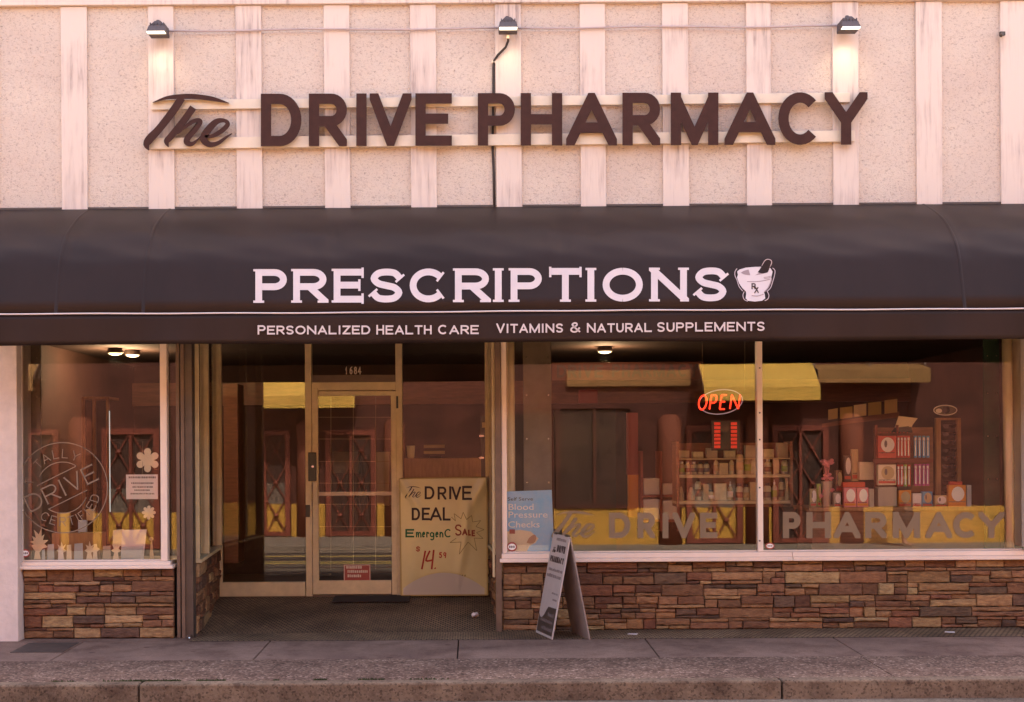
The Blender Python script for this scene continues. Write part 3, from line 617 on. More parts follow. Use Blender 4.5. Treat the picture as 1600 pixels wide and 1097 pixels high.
# left return of the entry
LA = Vector((-2.47, 0.30, 0)); LB = Vector((PX(343, 860, DB), DB, 0)); ld = (LB-LA).normalized(); ln = Vector((-ld.y, ld.x, 0))*-1.0
if ln.x < 0: ln = -ln
def along(A, B, s, off=0): 
    d = (B-A); n = Vector((-d.y, d.x, 0)).normalized(); return A+d*s+n*off
zrl = 0.66
m = MB(); a, b = LA-ln*0.03, LB-ln*0.03; c, d = b-ln*0.2, a-ln*0.2; m.hexa([(*p.xy, 0.0) for p in (a, b, c, d)]+[(*p.xy, zrl) for p in (a, b, c, d)]); m.build('base_wall', 'stone_back', bld)
stone_wall(LA-ln*0.03, ld, (LB-LA).length, 0.03, zrl-0.003, 5, bld, ln)
# right base
xcr = PX(786, 930, FR)
MB().box(xcr+0.01, 6.4, FR+0.03, FR+0.3, 0.0, zsr).build('base_wall', 'stone_back', bld)
stone_wall((xcr, FR+0.03, 0), (1, 0, 0), 6.3-xcr, 0.024, zsr-0.003, 6, bld, (0, -1, 0))
RA = Vector((xcr+0.005, FR+0.06, 0)); RB = Vector((PX(765, 900, DB), DB, 0)); rd = (RB-RA).normalized(); rn = Vector((-abs(rd.y), rd.x*(1 if rd.y > 0 else -1), 0)).normalized()
stone_wall(RB+Vector((0.02, 0, 0)), -rd, (RB-RA).length, 0.03, zrl-0.003, 5, bld, rn)
m = MB(); a, b = RA+Vector((.025,0,0)), RB+Vector((.025,0,0)); c, d = b+Vector((.2,0,0)), a+Vector((.2,0,0)); m.hexa([(*p.xy, 0.0) for p in (a, d, c, b)]+[(*p.xy, zrl) for p in (a, d, c, b)]); m.build('base_wall', 'stone_back', bld)
# ---- left shop window
def win(): return None
wl = MB(); zgl = PZ(150, 877, FL)
x0, x1 = PX(30, 700, FL), PX(252, 700, FL)
wl.box(PX(251.5, 700, FL), PX(262, 700, FL), FL-0.03, FL+0.06, zgl, ZC-0.002); wl.box(xl+0.002, x0+0.004, FL+0.0, FL+0.06, zgl, ZC-0.002)
wl.box(xl+0.002, PX(262, 700, FL), FL-0.005, FL+0.05, ZC-0.05, ZC-0.0025); wl.box(x0, x1, FL+0.005, FL+0.05, zgl, zgl+0.012)
wl = wl.build('display_window', 'frame', bld, bevel=0.004)
s = MB(); s.box(xl, PX(268, 880, FL), FL-0.045, FL+0.14, zgl-0.034, zgl-0.001); s.box(xl-0.01, PX(273, 886, FL), FL-0.075, FL+0.14, zsl, zgl-0.034); s.build('sill', 'frame', wl, bevel=0.006)
MB().box(x0, x1, FL+0.02, FL+0.028, zgl, ZC-0.003).build('pane', 'glass', wl)
MB().box(PX(262.5, 700, FL), -2.50, FL+0.05, FL+0.058, zgl, ZC-0.003).build('pane', 'glass', wl)
# stamp lettering on the left glass
m = MB(); gy0, gy1 = FL+0.0175, FL+0.0198; C0 = (97.7, 762.0)
ring(m, C0[0], C0[1], 70.4, 70.4, 1.5, plane_fn, gy0, gy1, -162, 162)
ring(m, C0[0], C0[1], 40, 40, 1.4, plane_fn, gy0, gy1, 205, 302)
ring(m, C0[0], C0[1], 40, 40, 1.4, plane_fn, gy0, gy1, 22, 122)
ch = lambda x, y: (x/4.217, 640+y/4.217)
m.prism(ribbon([ch(243, 502), ch(500, 374)], [1.4, 1.4]), plane_fn, gy0-.0003, gy1); m.prism(ribbon([ch(318, 657), ch(576, 530)], [1.4, 1.4]), plane_fn, gy0-.0003, gy1)
def rot_fn(th, c=C0):
    cs, sn = math.cos(th), math.sin(th)
    return lambda x, y, d: P(c[0]+x*cs-y*sn, c[1]+x*sn+y*cs, d)
for cc, an, wd in (('T', -80, 11), ('T', -46, 11), ('A', -30, 13), ('L', -12, 10), ('L', 4, 10), ('Y', 22, 13)):
    glyph(m, cc, -wd/2, wd/2, -60, -46, 1.35, rot_fn(math.radians(an)), gy0, gy1, True)
for cc, an, wd in (('C', -31, 13), ('E', -16, 10), ('R', 0, 11), ('T', 15, 11), ('I', 26, 5), ('F', 35, 9), ('I', 45, 5), ('E', 57, 11), ('D', 72, 12)):
    glyph(m, cc, -wd/2, wd/2, 46, 60, 1.35, rot_fn(-math.radians(an)), gy0, gy1, True)
xx = -63
for cc, wd in (('D', 30), ('R', 28), ('I', 12), ('V', 29), ('E', 25)):
    glyph(m, cc, xx, xx+wd-3, -13.5, 13.5, 2.3, rot_fn(-math.radians(26)), gy0, gy1, True); xx += wd
m.build('stamp_lettering', 'decal2', wl)
# ---- right shop window
zgr = PZ(1000, 863, FR); wr = MB()
xj0, xj1 = PX(783.5, 700, FR), PX(791.5, 700, FR)
wr.box(xj0, xj1, FR-0.03, FR+0.06, zgr, ZC-0.002)
wr.box(PX(1182.5, 700, FR), PX(1191, 700, FR), FR-0.025, FR+0.06, zgr, ZC-0.002)
wr.box(xj0, xrj, FR-0.005, FR+0.05, ZC-0.05, ZC-0.0025); wr.box(xj1, xrj, FR+0.005, FR+0.05, zgr, zgr+0.012)
wr = wr.build('display_window', 'frame', bld, bevel=0.004)
for py in (575, 645, 687, 762, 845): MB().tube([P(1187, py, FR-0.026), P(1187, py, FR-0.03)], 0.008, 8).build('mullion_screw', 'lampmetal', wr)
s = MB()
xs = [PX(784, 870, FR)-0.02, PX(1236, 870, FR), 6.3]
for a, b in zip(xs, xs[1:]): s.box(a+0.001, b-0.001, FR-0.05, FR+0.14, zgr-0.045, zgr-0.001); s.box(a+0.001, b-0.001, FR-0.075, FR+0.14, zsr, zgr-0.045)
s.build('sill', 'frame', wr, bevel=0.006)
MB().box(xj1-0.003, PX(1183, 700, FR), FR+0.02, FR+0.028, zgr, ZC-0.003).build('pane', 'glass', wr)
MB().box(PX(1190.5, 700, FR), xrj+0.02, FR+0.02, FR+0.028, zgr, ZC-0.003).build('pane', 'glass', wr)
gy0, gy1 = FR+0.0175, FR+0.0198
m = MB(); script_the(m, 861, 931, 799, 843, plane_fn, gy0, gy1); m.build('window_lettering', 'decal', wr); m = MB()
lc = lambda x: 940+x/3.657; rc = lambda x: 1160+x/2.886
for cc, a, b in (('D', lc(42), lc(165)), ('R', lc(205), lc(305)), ('I', lc(345), lc(385)), ('V', lc(405), lc(535)), ('E', lc(562), lc(662))): glyph(m, cc, a, b, 801, 841, 9.3, plane_fn, gy0, gy1)
m.build('window_lettering', 'decal', wr); m = MB()
for cc, a, b in (('P', 182, 262), ('H', 288, 400), ('A', 412, 532), ('R', 553, 650), ('M', 678, 802), ('A', 826, 946), ('C', 950, 1066), ('Y', 1064, 1182)): glyph(m, cc, rc(a), rc(b), 800, 841, 9.8, plane_fn, gy0, gy1)
m.build('window_lettering', 'decal', wr)
# ---- side windows of the entry
sw = MB()
def wallbox(mb, A, B, s0, s1, z0, z1, o0, o1):
    pts = [along(A, B, s0, o0), along(A, B, s1, o0), along(A, B, s1, o1), along(A, B, s0, o1)]
    if (pts[1]-pts[0]).cross(pts[2]-pts[1]).z < 0: pts = pts[::-1]
    mb.hexa([(*p.xy, z0) for p in pts]+[(*p.xy, z1) for p in pts])
for s0, s1 in ((0.0, 0.02), (0.40, 0.445), (0.98, 0.999)): wallbox(sw, LA, LB, s0, s1, zrl+0.03, ZC-0.002, -0.02, 0.06)
wallbox(sw, LA, LB, 0, 0.999, zrl, zrl+0.03, -0.035, 0.12)
sw = sw.build('side_window', 'cream', bld, bevel=0.004)
m = MB(); wallbox(m, LA, LB, 0.02, 0.40, zrl+0.03, ZC-0.003, 0.02, 0.027); wallbox(m, LA, LB, 0.445, 0.98, zrl+0.03, ZC-0.003, 0.02, 0.027); m.build('pane', 'glass', sw)
sw = MB()
for s0, s1 in ((0.0, 0.03), (0.5, 0.535), (0.97, 0.999)): wallbox(sw, RA, RB, s0, s1, zrl+0.03, ZC-0.002, -0.06, 0.01)
wallbox(sw, RA, RB, 0, 0.999, zrl, zrl+0.03, -0.1, 0.03)
sw = sw.build('side_window', 'cream', bld, bevel=0.004)
m = MB(); wallbox(m, RA, RB, 0.03, 0.5, zrl+0.03, ZC-0.003, -0.027, -0.02); wallbox(m, RA, RB, 0.535, 0.97, zrl+0.03, ZC-0.003, -0.027, -0.02); m.build('pane', 'glass', sw)
# folded gate tracks at both front corners of the entry
m = MB(); m.box(PX(275.5, 760, FL), PX(281, 760, FL), FL+0.0, FL+0.05, 0.02, ZC-0.004); m.box(PX(283.5, 760, FL), PX(289, 760, FL), FL-0.02, FL+0.03, 0.02, ZC-0.004)
m.build('gate_track', 'bronze2', bld, bevel=0.003)
MB().box(PX(288, 760, FL)+.002, PX(301, 760, FL), FL+0.0, FL+0.12, 0.02, ZC-0.005).build('corner_post', 'bronze', bld, bevel=0.004)
MB().box(PX(774, 760, FR-.02), PX(783, 760, FR-.02), FR-0.06, FR+0.0, 0.02, ZC-0.005).build('corner_post', 'bronze2', bld, bevel=0.004)
MB().box(PX(769, 760, FR), PX(773, 760, FR), FR+0.02, FR+0.07, 0.5, ZC-0.006).build('gate_track', 'cream', bld, bevel=0.003)
# ---- back wall of the entry: two glass panels and the door
Y = DB; zf = 0.165
bw = MB()
bw.pbox(477, 487, 480, 932, Y-0.03, 0.10); bw.pbox(618.5, 629, 480, 930, Y-0.03, 0.10); bw.pbox(486.9, 618.6, 597, 610, Y-0.02, 0.08)
bw.pbox(343, 477.1, 910, 932, Y-0.02, 0.08); bw.pbox(340, 346, 480, 911, Y-0.01, 0.05); bw.pbox(628.9, 762, 910, 931, Y-0.02, 0.08); bw.pbox(758, 766, 480, 911, Y-0.01, 0.05)
bw = bw.build('entry_frame', 'cream', bld, bevel=0.004)
m = MB(); m.pbox(346, 477.2, 482, 910.2, Y+0.02, 0.008); m.pbox(486.8, 618.7, 482, 597.2, Y+0.02, 0.008); m.pbox(628.8, 758.2, 482, 910.2, Y+0.02, 0.008); m.build('pane', 'glass', bw)
tb = MB(); tb.pbox(488, 618, 586, 596.6, Y-0.015, 0.03); tb.build('transom_board', 'bronze2', bw)
m = MB()
for cc, a, b in (('1', 539.5, 543), ('6', 546, 551), ('8', 552.8, 558), ('4', 559, 564.5)): glyph(m, cc, a, b, 573, 585, 1.7, plane_fn, Y+0.012, Y+0.018)
m.build('house_number', 'rail', bw)
dr = MB()
dr.pbox(488, 497.5, 606.5, 929, Y-0.035, 0.045); dr.pbox(611.5, 619.8, 611, 929, Y-0.035, 0.045); dr.pbox(497.4, 611.6, 611, 618.5, Y-0.035, 0.045); dr.pbox(497.4, 611.6, 907, 928.5, Y-0.035, 0.045)
dr = dr.build('front_door', 'cream', bld, bevel=0.003)
MB().pbox(497, 612, 618, 907.5, Y-0.013, 0.006).build('pane', 'glass', dr)
MB().pbox(481.5, 494, 707, 752, Y-0.06, 0.024).build('lock_plate', 'black', dr, bevel=0.004)
MB().tube([P(488.5, 729, Y-0.06), P(488.5, 729, Y-0.075)], 0.012, 10).build('lock_cylinder', 'chrome', dr)
m = MB(); m.pbox(489, 496, 754, 789, Y-0.075, 0.012); m.pbox(489.5, 495.5, 756, 760, Y-0.063, 0.03); m.pbox(489.5, 495.5, 784, 788, Y-0.063, 0.03); m.build('pull_handle', 'cream', dr, bevel=0.003)
MB().pbox(477.5, 484, 789, 808, Y-0.055, 0.024).build('lower_lock', 'black', dr, bevel=0.003)
MB().pbox(496, 613, 768.5, 774.5, Y+0.03, 0.03).build('push_bar', 'rail', dr, bevel=0.004)
MB().pbox(619, 622, 619, 638, Y-0.05, 0.02).build('hinge', 'black', dr)
m = MB()
for px in (517, 552, 587): m.bar(P(px, 620, Y+0.05), P(px, 890, Y+0.05), 0.005)
for py in (652, 686, 721, 755, 788, 823, 858, 886): m.bar(P(498, py, Y+0.056), P(611, py, Y+0.056), 0.005)
m.build('security_grille', 'grid', dr)
st = MB(); st.pbox(537, 579, 882, 907, Y-0.0155, 0.0015); st = st.build('door_sticker', 'stickerred', dr)
m = MB()
for i, (yy, xa, xb) in enumerate(((886.5, 541, 566), (893, 543, 574), (900, 543, 562))):
    q = random.Random(i); x = xa
    while x < xb: wd_ = q.uniform(1.6, 2.6); m.pbox(x, x+wd_, yy-q.uniform(1.6, 2.4), yy+2.0, Y-0.0170, 0.0008); x += wd_+q.uniform(0.7, 1.2)
m.pbox(537.6, 578.4, 882.4, 883.4, Y-0.0170, 0.0008); m.pbox(537.6, 538.6, 883.5, 906.6, Y-0.0170, 0.0008); m.pbox(577.4, 578.4, 883.5, 906.6, Y-0.0170, 0.0008)
m.build('sticker_marks', 'rail', dr)
MB().box(-2.7, 0.4, DB-0.01, DB+0.1, 0.0, 0.176).build('threshold', 'bronze2', bld)
# ================================================================ THE AWNING
aw = thing('shop_awning', 'long dark fabric awning with white prescription lettering over the shop windows', 'awning', (0.5, -0.5, 2.5))
PROF = [(0.0, 3.765), (-0.30, 3.645), (-0.50, 3.545), (-0.66, 3.435), (-0.765, 3.33), (-0.83, 3.25), (-0.872, 3.18), (-0.90, 3.10), (-1.0, 2.752)]
prof = spline(PROF[:8], 5)+[(-0.93, 2.995), (-0.965, 2.874), (-1.0, 2.752)]
def awnY(z):
    if z < 2.752: return -1.004
    return -0.90-(3.10-z)*(0.10/0.348) if z < 3.10 else -0.90
AX0, AX1 = -4.35, 5.60
nx = 260; m = MB(); k = len(prof); rr = random.Random(3)
ph = [rr.uniform(0, 6.28) for _ in range(8)]
seams = [PX(p, 370, -0.8) for p in (98, 232, 505, 860, 1160, 1493)]
def wob(x, t): 
    s = 0.006*math.sin(x*1.7+ph[0])+0.004*math.sin(x*4.3+ph[1]+t*3)+0.003*math.sin(x*9.1+ph[2]-t*5)
    for q in seams: s += 0.008*math.exp(-((x-q)/0.035)**2)-0.009*math.exp(-((x-q-0.09)/0.06)**2)
    return s
xsA = [AX0+(AX1-AX0)*i/nx for i in range(nx+1)]
V = []
for i, x in enumerate(xsA):
    for j, (y, z) in enumerate(prof):
        a = math.sin(math.pi*min(1, j/(k-5))) if j < k-4 else 0.0
        wv = wob(x, j*0.1)*a
        V.append((x, y-wv*0.7, z+wv*0.7))
FA = [(i*k+j, i*k+j+1, (i+1)*k+j+1, (i+1)*k+j) for i in range(nx) for j in range(k-1)]
m.add(V, FA)
for xe in (AX0, AX1):     # closed ends
    b = len(m.v); m.v += [Vector((xe, y, z)) for y, z in prof]+[Vector((xe, 0.0, 2.752))]; m.f.append(tuple(range(b, b+k+1))); m.c.append(None)
can = m.build('canopy', 'fabric', aw, smooth=True)
sd = can.modifiers.new('solid', 'SOLIDIFY'); sd.thickness = 0.003; sd.offset = 0
for q_ in (PX(98, 370, -0.8), PX(232, 370, -0.8), PX(1493, 370, -0.8)):
    m = MB(); V = []
    for x in (q_-0.014, q_-0.006, q_+0.006, q_+0.014):
        e_ = 0.001 if x in (q_-0.014, q_+0.014) else 0.0042
        for j, (y, z) in enumerate(prof):
            a = math.sin(math.pi*min(1, j/(k-5))) if j < k-4 else 0.0
            wv = wob(x, j*0.1)*a+e_
            V.append((x, y-wv*0.7-0.001, z+wv*0.7))
    m.add(V, [(i*k+j, i*k+j+1, (i+1)*k+j+1, (i+1)*k+j) for i in range(3) for j in range(k-1)]); m.build('seam', 'fabric', aw, smooth=True)
m = MB(); nz = 6; zb = 2.505; V = []
for i, x in enumerate(xsA):
    for j in range(nz+1):
        z = 2.748+(zb-2.748)*j/nz; q = (j/nz)**1.5
        V.append((x, -1.004-q*(0.006*math.sin(x*5.1+1)+0.004*math.sin(x*11.3+ph[4])+0.004*math.sin(x*2.2+ph[5])), z+(0.004*math.sin(x*1.9+ph[6]) if j == nz else 0)))
m.add(V, [(i*(nz+1)+j, i*(nz+1)+j+1, (i+1)*(nz+1)+j+1, (i+1)*(nz+1)+j) for i in range(nx) for j in range(nz)])
va = m.build('valance', 'fabric', aw, smooth=True); sd = va.modifiers.new('solid', 'SOLIDIFY'); sd.thickness = 0.003; sd.offset = 0
m = MB(); m.tube([(x, -1.012, 2.751+0.0025*math.sin(x*1.3)+0.0015*math.sin(x*5.7)) for x in xsA], 0.0065, 8); m.build('piping', 'vinylw', aw, smooth=True)
m = MB(); m.box(AX0+.01, AX1-.01, -0.02, 0.0, 3.73, 3.775)
m.tube([(AX0+.02, -0.985, 2.735), (AX1-.02, -0.985, 2.735)], 0.016, 8)
for xe in [AX0+0.05+i*(AX1-AX0-0.1)/5 for i in range(6)]: m.bar((xe, -0.98, 2.735), (xe, -0.004, 2.89), 0.03); 
m.build('awning_frame', 'bronze', aw)
def awn_fn(px, py, d):
    y = -0.95
    for _ in range(6): y = awnY(P(px, py, y).z)
    return P(px, py, y+d)
a7 = lambda x: 360+x/3.636; a8 = lambda x: 780+x/3.478
row = [('P', a7(130), a7(332)), ('R', a7(345), a7(557)), ('E', a7(575), a7(769)), ('S', a7(779), a7(994)), ('C', a7(1007), a7(1242)), ('R', a7(1264), a7(1480)), ('I', a7(1491), a7(1552)), ('P', a8(51), a8(242)), ('T', a8(260), a8(459)), ('I', a8(468), a8(528)), ('O', a8(551), a8(791)), ('N', a8(814), a8(1031)), ('S', a8(1049), a8(1251))]
for cc, a, b in row:
    off = -2.7*(a-396)/743; m = MB(); glyph(m, cc, a, b, 420.5+off, 473.3+off, 10.6, awn_fn, -0.007, 0.004, True, step=0.0004); m.build('letter', 'vinylw', aw)
def small_caps(s, x0, x1, yt, yb, rise):
    m = MB(); line_text(m, s, x0, x1, yt, yb, 2.55, awn_fn, -0.016, -0.004, gap=0.17, big=0.05, rise=rise); m.build('valance_lettering', 'vinylw', aw)
small_caps('PERSONALIZED', 402.5, 578.5, 508.3, 522.8, -0.4); small_caps('HEALTH', 588, 674.5, 507.8, 522.8, -0.4); small_caps('CARE', 684.5, 748, 507.6, 522.4, -0.3)
small_caps('VITAMINS', 775.5, 880, 505.5, 520.5, -0.8); small_caps('&', 890.5, 907.5, 503.5, 520, 0); small_caps('NATURAL', 917, 1018.5, 504.8, 519.8, -1.0); small_caps('SUPPLEMENTS', 1026.5, 1195, 503.5, 518.6, -1.6)
# mortar and pestle emblem
e8 = lambda x, y: (1130+x/12.19, 390+y/12.19)
emb = MB(); emb.prism([e8(*p) for p in ((265,420),(280,480),(262,530),(300,640),(360,730),(432,800),(436,850),(425,930),(470,975),(600,990),(740,975),(800,930),(790,850),(775,815),(850,730),(905,610),(915,530),(940,420),(900,355),(760,325),(600,330),(430,345),(310,380))], awn_fn, -0.006, 0.003)
emb = emb.build('mortar_emblem', 'vinylw', aw)
m = MB(); m.prism([e8(*p) for p in spline([(335,440),(420,395),(600,365),(780,375),(865,410),(800,450),(600,490),(420,480),(335,440)], 4)[:-1]], awn_fn, -0.0072, -0.004); m.build('bowl_hollow', 'greyprint', emb)
m = MB(); m.prism([e8(*p) for p in ((655,435),(700,370),(790,230),(840,195),(895,215),(905,270),(870,390),(840,440),(750,455))], awn_fn, -0.0084, -0.004); m.build('pestle', 'fabric', emb)
m = MB()
def eline(pts, wd, d): m.prism(ribbon([e8(*p) for p in spline(pts, 4)], [wd]*len(spline(pts, 4))), awn_fn, d, -0.0035)
eline([(735,310),(790,215),(845,185),(910,205),(920,260),(880,345)], 1.3, -0.0078); eline([(265,360),(225,420),(225,500),(262,580),(300,700),(370,790)], 1.2, -0.0072); eline([(940,350),(985,400),(975,500),(940,620),(900,730),(830,800)], 1.2, -0.0074); eline([(400,800),(375,870),(400,950),(470,985)], 1.2, -0.0076); eline([(840,800),(870,870),(850,940),(790,975)], 1.2, -0.0078)
m.build('emblem_outline', 'midprint', emb)
m = MB(); eline([(455,610),(600,612),(760,595),(890,565)], 1.2, -0.0074); eline([(540,875),(650,885),(770,850)], 1.2, -0.0076); eline([(920,540),(905,620),(850,735),(780,810)], 1.6, -0.0078)
eline([(770,530),(850,520),(910,505)], 0.9, -0.0079); eline([(780,550),(850,545),(905,530)], 0.9, -0.0081)
m.build('emblem_shading', 'greyprint', emb)
m = MB(); glyph(m, 'R', *[1130+q/12.19 for q in (538, 620)], *[390+q/12.19 for q in (640, 755)], 1.9, awn_fn, -0.0074, -0.004)
for a, b in (((600,690),(672,825)), ((665,715),(595,830))): m.prism(ribbon([e8(*a), e8(*b)], [1.9, 1.7]), awn_fn, -0.0085+0.0002*(a[0] > 640), -0.004)
m.build('emblem_lettering', 'ink', emb)
# ================================================================ THE SIGN ON THE WALL
sg = thing('shop_sign', 'brown raised lettering reading The DRIVE PHARMACY on two cream rails above the awning', 'sign', (0.5, -0.05, 4.6))
for a0, a1, t0, t1 in ((236, 1328, 150.0, 165.0), (233, 1335, 209.0, 226.5)):
    x0, x1 = PX(a0, 180, -0.06), PX(a1, 180, -0.06); m = MB(); zz0 = PZ(780, t1, -0.06); zz1 = PZ(780, t0, -0.06)
    m.hexa([(x0,-0.065,zz0-.018),(x1,-0.065,zz0+.010),(x1,-0.039,zz0+.010),(x0,-0.039,zz0-.018),(x0,-0.065,zz1-.018),(x1,-0.065,zz1+.010),(x1,-0.039,zz1+.010),(x0,-0.039,zz1-.018)])
    m.build('mounting_rail', 'rail', sg, bevel=0.003)
m = MB(); script_the(m, 222.5, 362.5, 148.0, 235.0, plane_fn, -0.115, -0.068); m.build('script_word', 'letter', sg)
for cc, a, b in (('D', 407.5, 471), ('R', 482.5, 542), ('I', 556.5, 573), ('V', 577.5, 643), ('E', 649, 706), ('P', 746.5, 804.5), ('H', 813.5, 878.5), ('A', 884.5, 964), ('R', 972.5, 1031.5), ('M', 1048, 1122.5), ('A', 1132, 1211.5), ('C', 1216, 1284.5), ('Y', 1288.5, 1355.5)):
    f = -(a-407)/950*2.6; m = MB(); glyph(m, cc, a, b, 146.5+f, 228.6+f, 16.2, plane_fn, -0.115, -0.068); m.build('letter', 'letter', sg)
# ---- flood lights, conduit, cable
LIGHTS = [(249, 47, 'grey flood lamp above the script word of the sign, leftmost of three'), (793.5, 41, 'grey flood lamp above the middle of the sign with a black cable below'), (1323.5, 40, 'grey flood lamp above the last letters of the sign, rightmost of three')]
for i, (px, py, lab) in enumerate(LIGHTS):
    b = P(px, py, -0.14); t = thing('flood_lamp', lab, 'lamp', b, 'flood lamps over the sign'); hw = 0.082
    m = MB()
    hs = [(-0.082, -0.055, 0.02, 0.14), (-0.075, 0.0, 0.025, 0.14), (-0.045, 0.035, 0.045, 0.14), (-0.02, 0.062, 0.07, 0.14)]
    zb_, zt_ = b.z-0.052, b.z+0.05
    m.hexa([(b.x-hw,-0.275,zb_),(b.x+hw,-0.275,zb_),(b.x+hw*0.98,-0.10,zb_),(b.x-hw*0.98,-0.10,zb_),(b.x-hw*.86,-0.23,zt_-0.035),(b.x+hw*.86,-0.23,zt_-0.035),(b.x+hw*.86,-0.09,zt_-0.02),(b.x-hw*.86,-0.09,zt_-0.02)])
    m.hexa([(b.x-hw*.8,-0.225,zt_-0.034),(b.x+hw*.8,-0.225,zt_-0.034),(b.x+hw*.8,-0.10,zt_-0.019),(b.x-hw*.8,-0.10,zt_-0.019),(b.x-hw*.30,-0.20,zt_+0.012),(b.x+hw*.30,-0.20,zt_+0.012),(b.x+hw*.3,-0.11,zt_+0.016),(b.x-hw*.3,-0.11,zt_+0.016)])
    for q in (-0.7, -0.35, 0, 0.35, 0.7): m.box(b.x+hw*q-0.004, b.x+hw*q+0.004, -0.236, -0.12, zb_+0.02, zt_-0.012)
    m.tube([(b.x-0.006, -0.16, zt_+0.008), (b.x-0.006, -0.16, zt_+0.028)], 0.016, 10)
    m.build('housing', 'lampmetal', t, bevel=0.004)
    m = MB(); m.box(b.x-hw*.92, b.x+hw*.92, -0.283, -0.272, zb_-0.010, zb_+0.0); m.box(b.x-hw*.92, b.x+hw*.92, -0.272, -0.225, zb_-0.008, zb_-0.003); m.build('lit_lens', 'lamplens', t); MB().box(b.x-hw*.95, b.x+hw*.95, -0.222, -0.10, zb_-0.008, zb_-0.002).build('lamp_base', 'lampmetal', t)
    m = MB(); m.box(b.x-0.03, b.x+0.03, -0.09, -0.039, b.z-0.03, b.z+0.035); m.build('wall_bracket', 'lampmetal', t, bevel=0.004)
    ld_ = bpy.data.lights.new('flood_light', 'AREA'); lo = bpy.data.objects.new('flood_light', ld_); COL.objects.link(lo)
    ld_.shape = 'RECTANGLE'; ld_.size = 0.13; ld_.size_y = 0.07; ld_.energy = (0.05, 0.042, 0.068)[i]; ld_.spread = math.radians(95); ld_.color = (1.0, 0.80, 0.50)
    lo.parent = t; lo.location = Vector((b.x, -0.185, zb_-0.024))-b; lo.rotation_euler = (math.radians(22), 0, 0)
cdt = MB()
for a, b in (((262, 48.5), (782, 44.5)), ((806, 44), (1313, 41))):
    n_ = 10; pts = [P(a[0]+(b[0]-a[0])*i/n_, a[1]+(b[1]-a[1])*i/n_+(1.2*math.sin(i*1.1)), -0.05) for i in range(n_+1)]; cdt.tube(pts, 0.009, 8)
tag(cdt.build('conduit', 'pipe', smooth=True), 'thin painted conduit running between the three flood lamps', 'conduit')
m = MB(); m.tube([P(*q, yy) for q, yy in (((793.5, 56), -0.13), ((794, 64), -0.09), ((790, 74), -0.06), ((778, 86), -0.05), ((772, 95), -0.02), ((771, 105), -0.012), ((771, 145), -0.012), ((770.5, 185), -0.012), ((769.5, 225), -0.012), ((771.5, 270), -0.012), ((772.5, 330), -0.012))], 0.0105, 8)
pc = m.build('power_cable', 'cable', smooth=True); tag(pc, 'black cable hanging from the middle flood lamp down behind the letter P', 'cable')
MB().tube([P(793.5, 55, -0.125), P(793.5, 60, -0.12)], 0.014, 10).build('cable_gland', 'rail', pc); MB().tube([P(768, 97, -0.014), P(775, 97, -0.014)], 0.014, 8).build('cable_clip', 'rail', pc)
m = MB(); m.pbox(1563, 1571, 49, 55, -0.07, 0.032); m.tube([P(1566, 53, -0.07), P(1564, 56, -0.11)], 0.014, 8); wh = m.build('wall_sensor', 'bronze', bevel=0.002); tag(wh, 'small dark metal fitting on the rightmost timber batten', 'wall fitting')
# ================================================================ THINGS IN FRONT OF THE SHOP
# sale poster standing against the entry glass
sp = thing('sale_poster', 'big yellow hand lettered sale sheet reading The DRIVE DEAL leaning by the front door', 'poster', P(693, 930, 2.0))
YP = 2.0
def bul(u, v): return 0.030*math.sin(math.pi*u)**0.7*math.sin(math.pi*v)**0.7
PC = [(624.5, 748), (760.5, 746), (761.5, 929.5), (627, 930.5)]
def pst(u, v):
    a = [PC[0][i]+(PC[1][i]-PC[0][i])*u for i in (0, 1)]; b = [PC[3][i]+(PC[2][i]-PC[3][i])*u for i in (0, 1)]
    return a[0]+(b[0]-a[0])*v, a[1]+(b[1]-a[1])*v
n = 100; m = MB(); V = []
rr = random.Random(5)
for i in range(n+1):
    for j in range(n+1):
        u, v = j/n, i/n; x, y = pst(u, v)
        crease = 0.020*math.exp(-(((u-v*0.8)/0.06)**2))*max(0, 1-v/0.45)
        crease += 0.024*math.exp(-(((1-u-v*0.7)/0.07)**2))*max(0, 1-v*2.4)+0.016*math.exp(-(((u-0.72-0.05*math.sin(v*5))/0.05)**2))*math.sin(math.pi*v)+0.008*math.exp(-(((u-0.16-0.04*math.sin(v*4))/0.05)**2))*math.sin(math.pi*v)
        dome = -0.03*max(0, 1-((u-0.5)/0.45)**2-((1-v)/0.20)**2)
        V.append(P(x, y, YP-bul(u, v)*0.8-crease-dome))
m.add(V, [(i*(n+1)+j, (i+1)*(n+1)+j, (i+1)*(n+1)+j+1, i*(n+1)+j+1) for i in range(n) for j in range(n)])
sh = m.build('sheet', 'goldsheet', sp, smooth=True); so_ = sh.modifiers.new('solid', 'SOLIDIFY'); so_.thickness = 0.003; so_.offset = 1
SUB = 2.5
def pst_fn(px, py, d):
    u = (px-625)/136; v = (py-747)/183; u = min(1, max(0, u)); v = min(1, max(0, v))
    crease = 0.020*math.exp(-(((u-v*0.8)/0.06)**2))*max(0, 1-v/0.45)
    crease += 0.024*math.exp(-(((1-u-v*0.7)/0.07)**2))*max(0, 1-v*2.4)+0.016*math.exp(-(((u-0.72-0.05*math.sin(v*5))/0.05)**2))*math.sin(math.pi*v)+0.008*math.exp(-(((u-0.16-0.04*math.sin(v*4))/0.05)**2))*math.sin(math.pi*v)
    dome = -0.03*max(0, 1-((u-0.5)/0.45)**2-((1-v)/0.20)**2)
    return P(px, py, YP-bul(u, v)*0.8-crease-dome+d)
m = MB()
for a, b in ((PC[0], PC[1]), (PC[1], PC[2]), (PC[2], PC[3]), (PC[3], PC[0])): m.bar(P(*a, YP), P(*b, YP), 0.014, 0.012)
m.build('edge_frame', 'goldedge', sp)
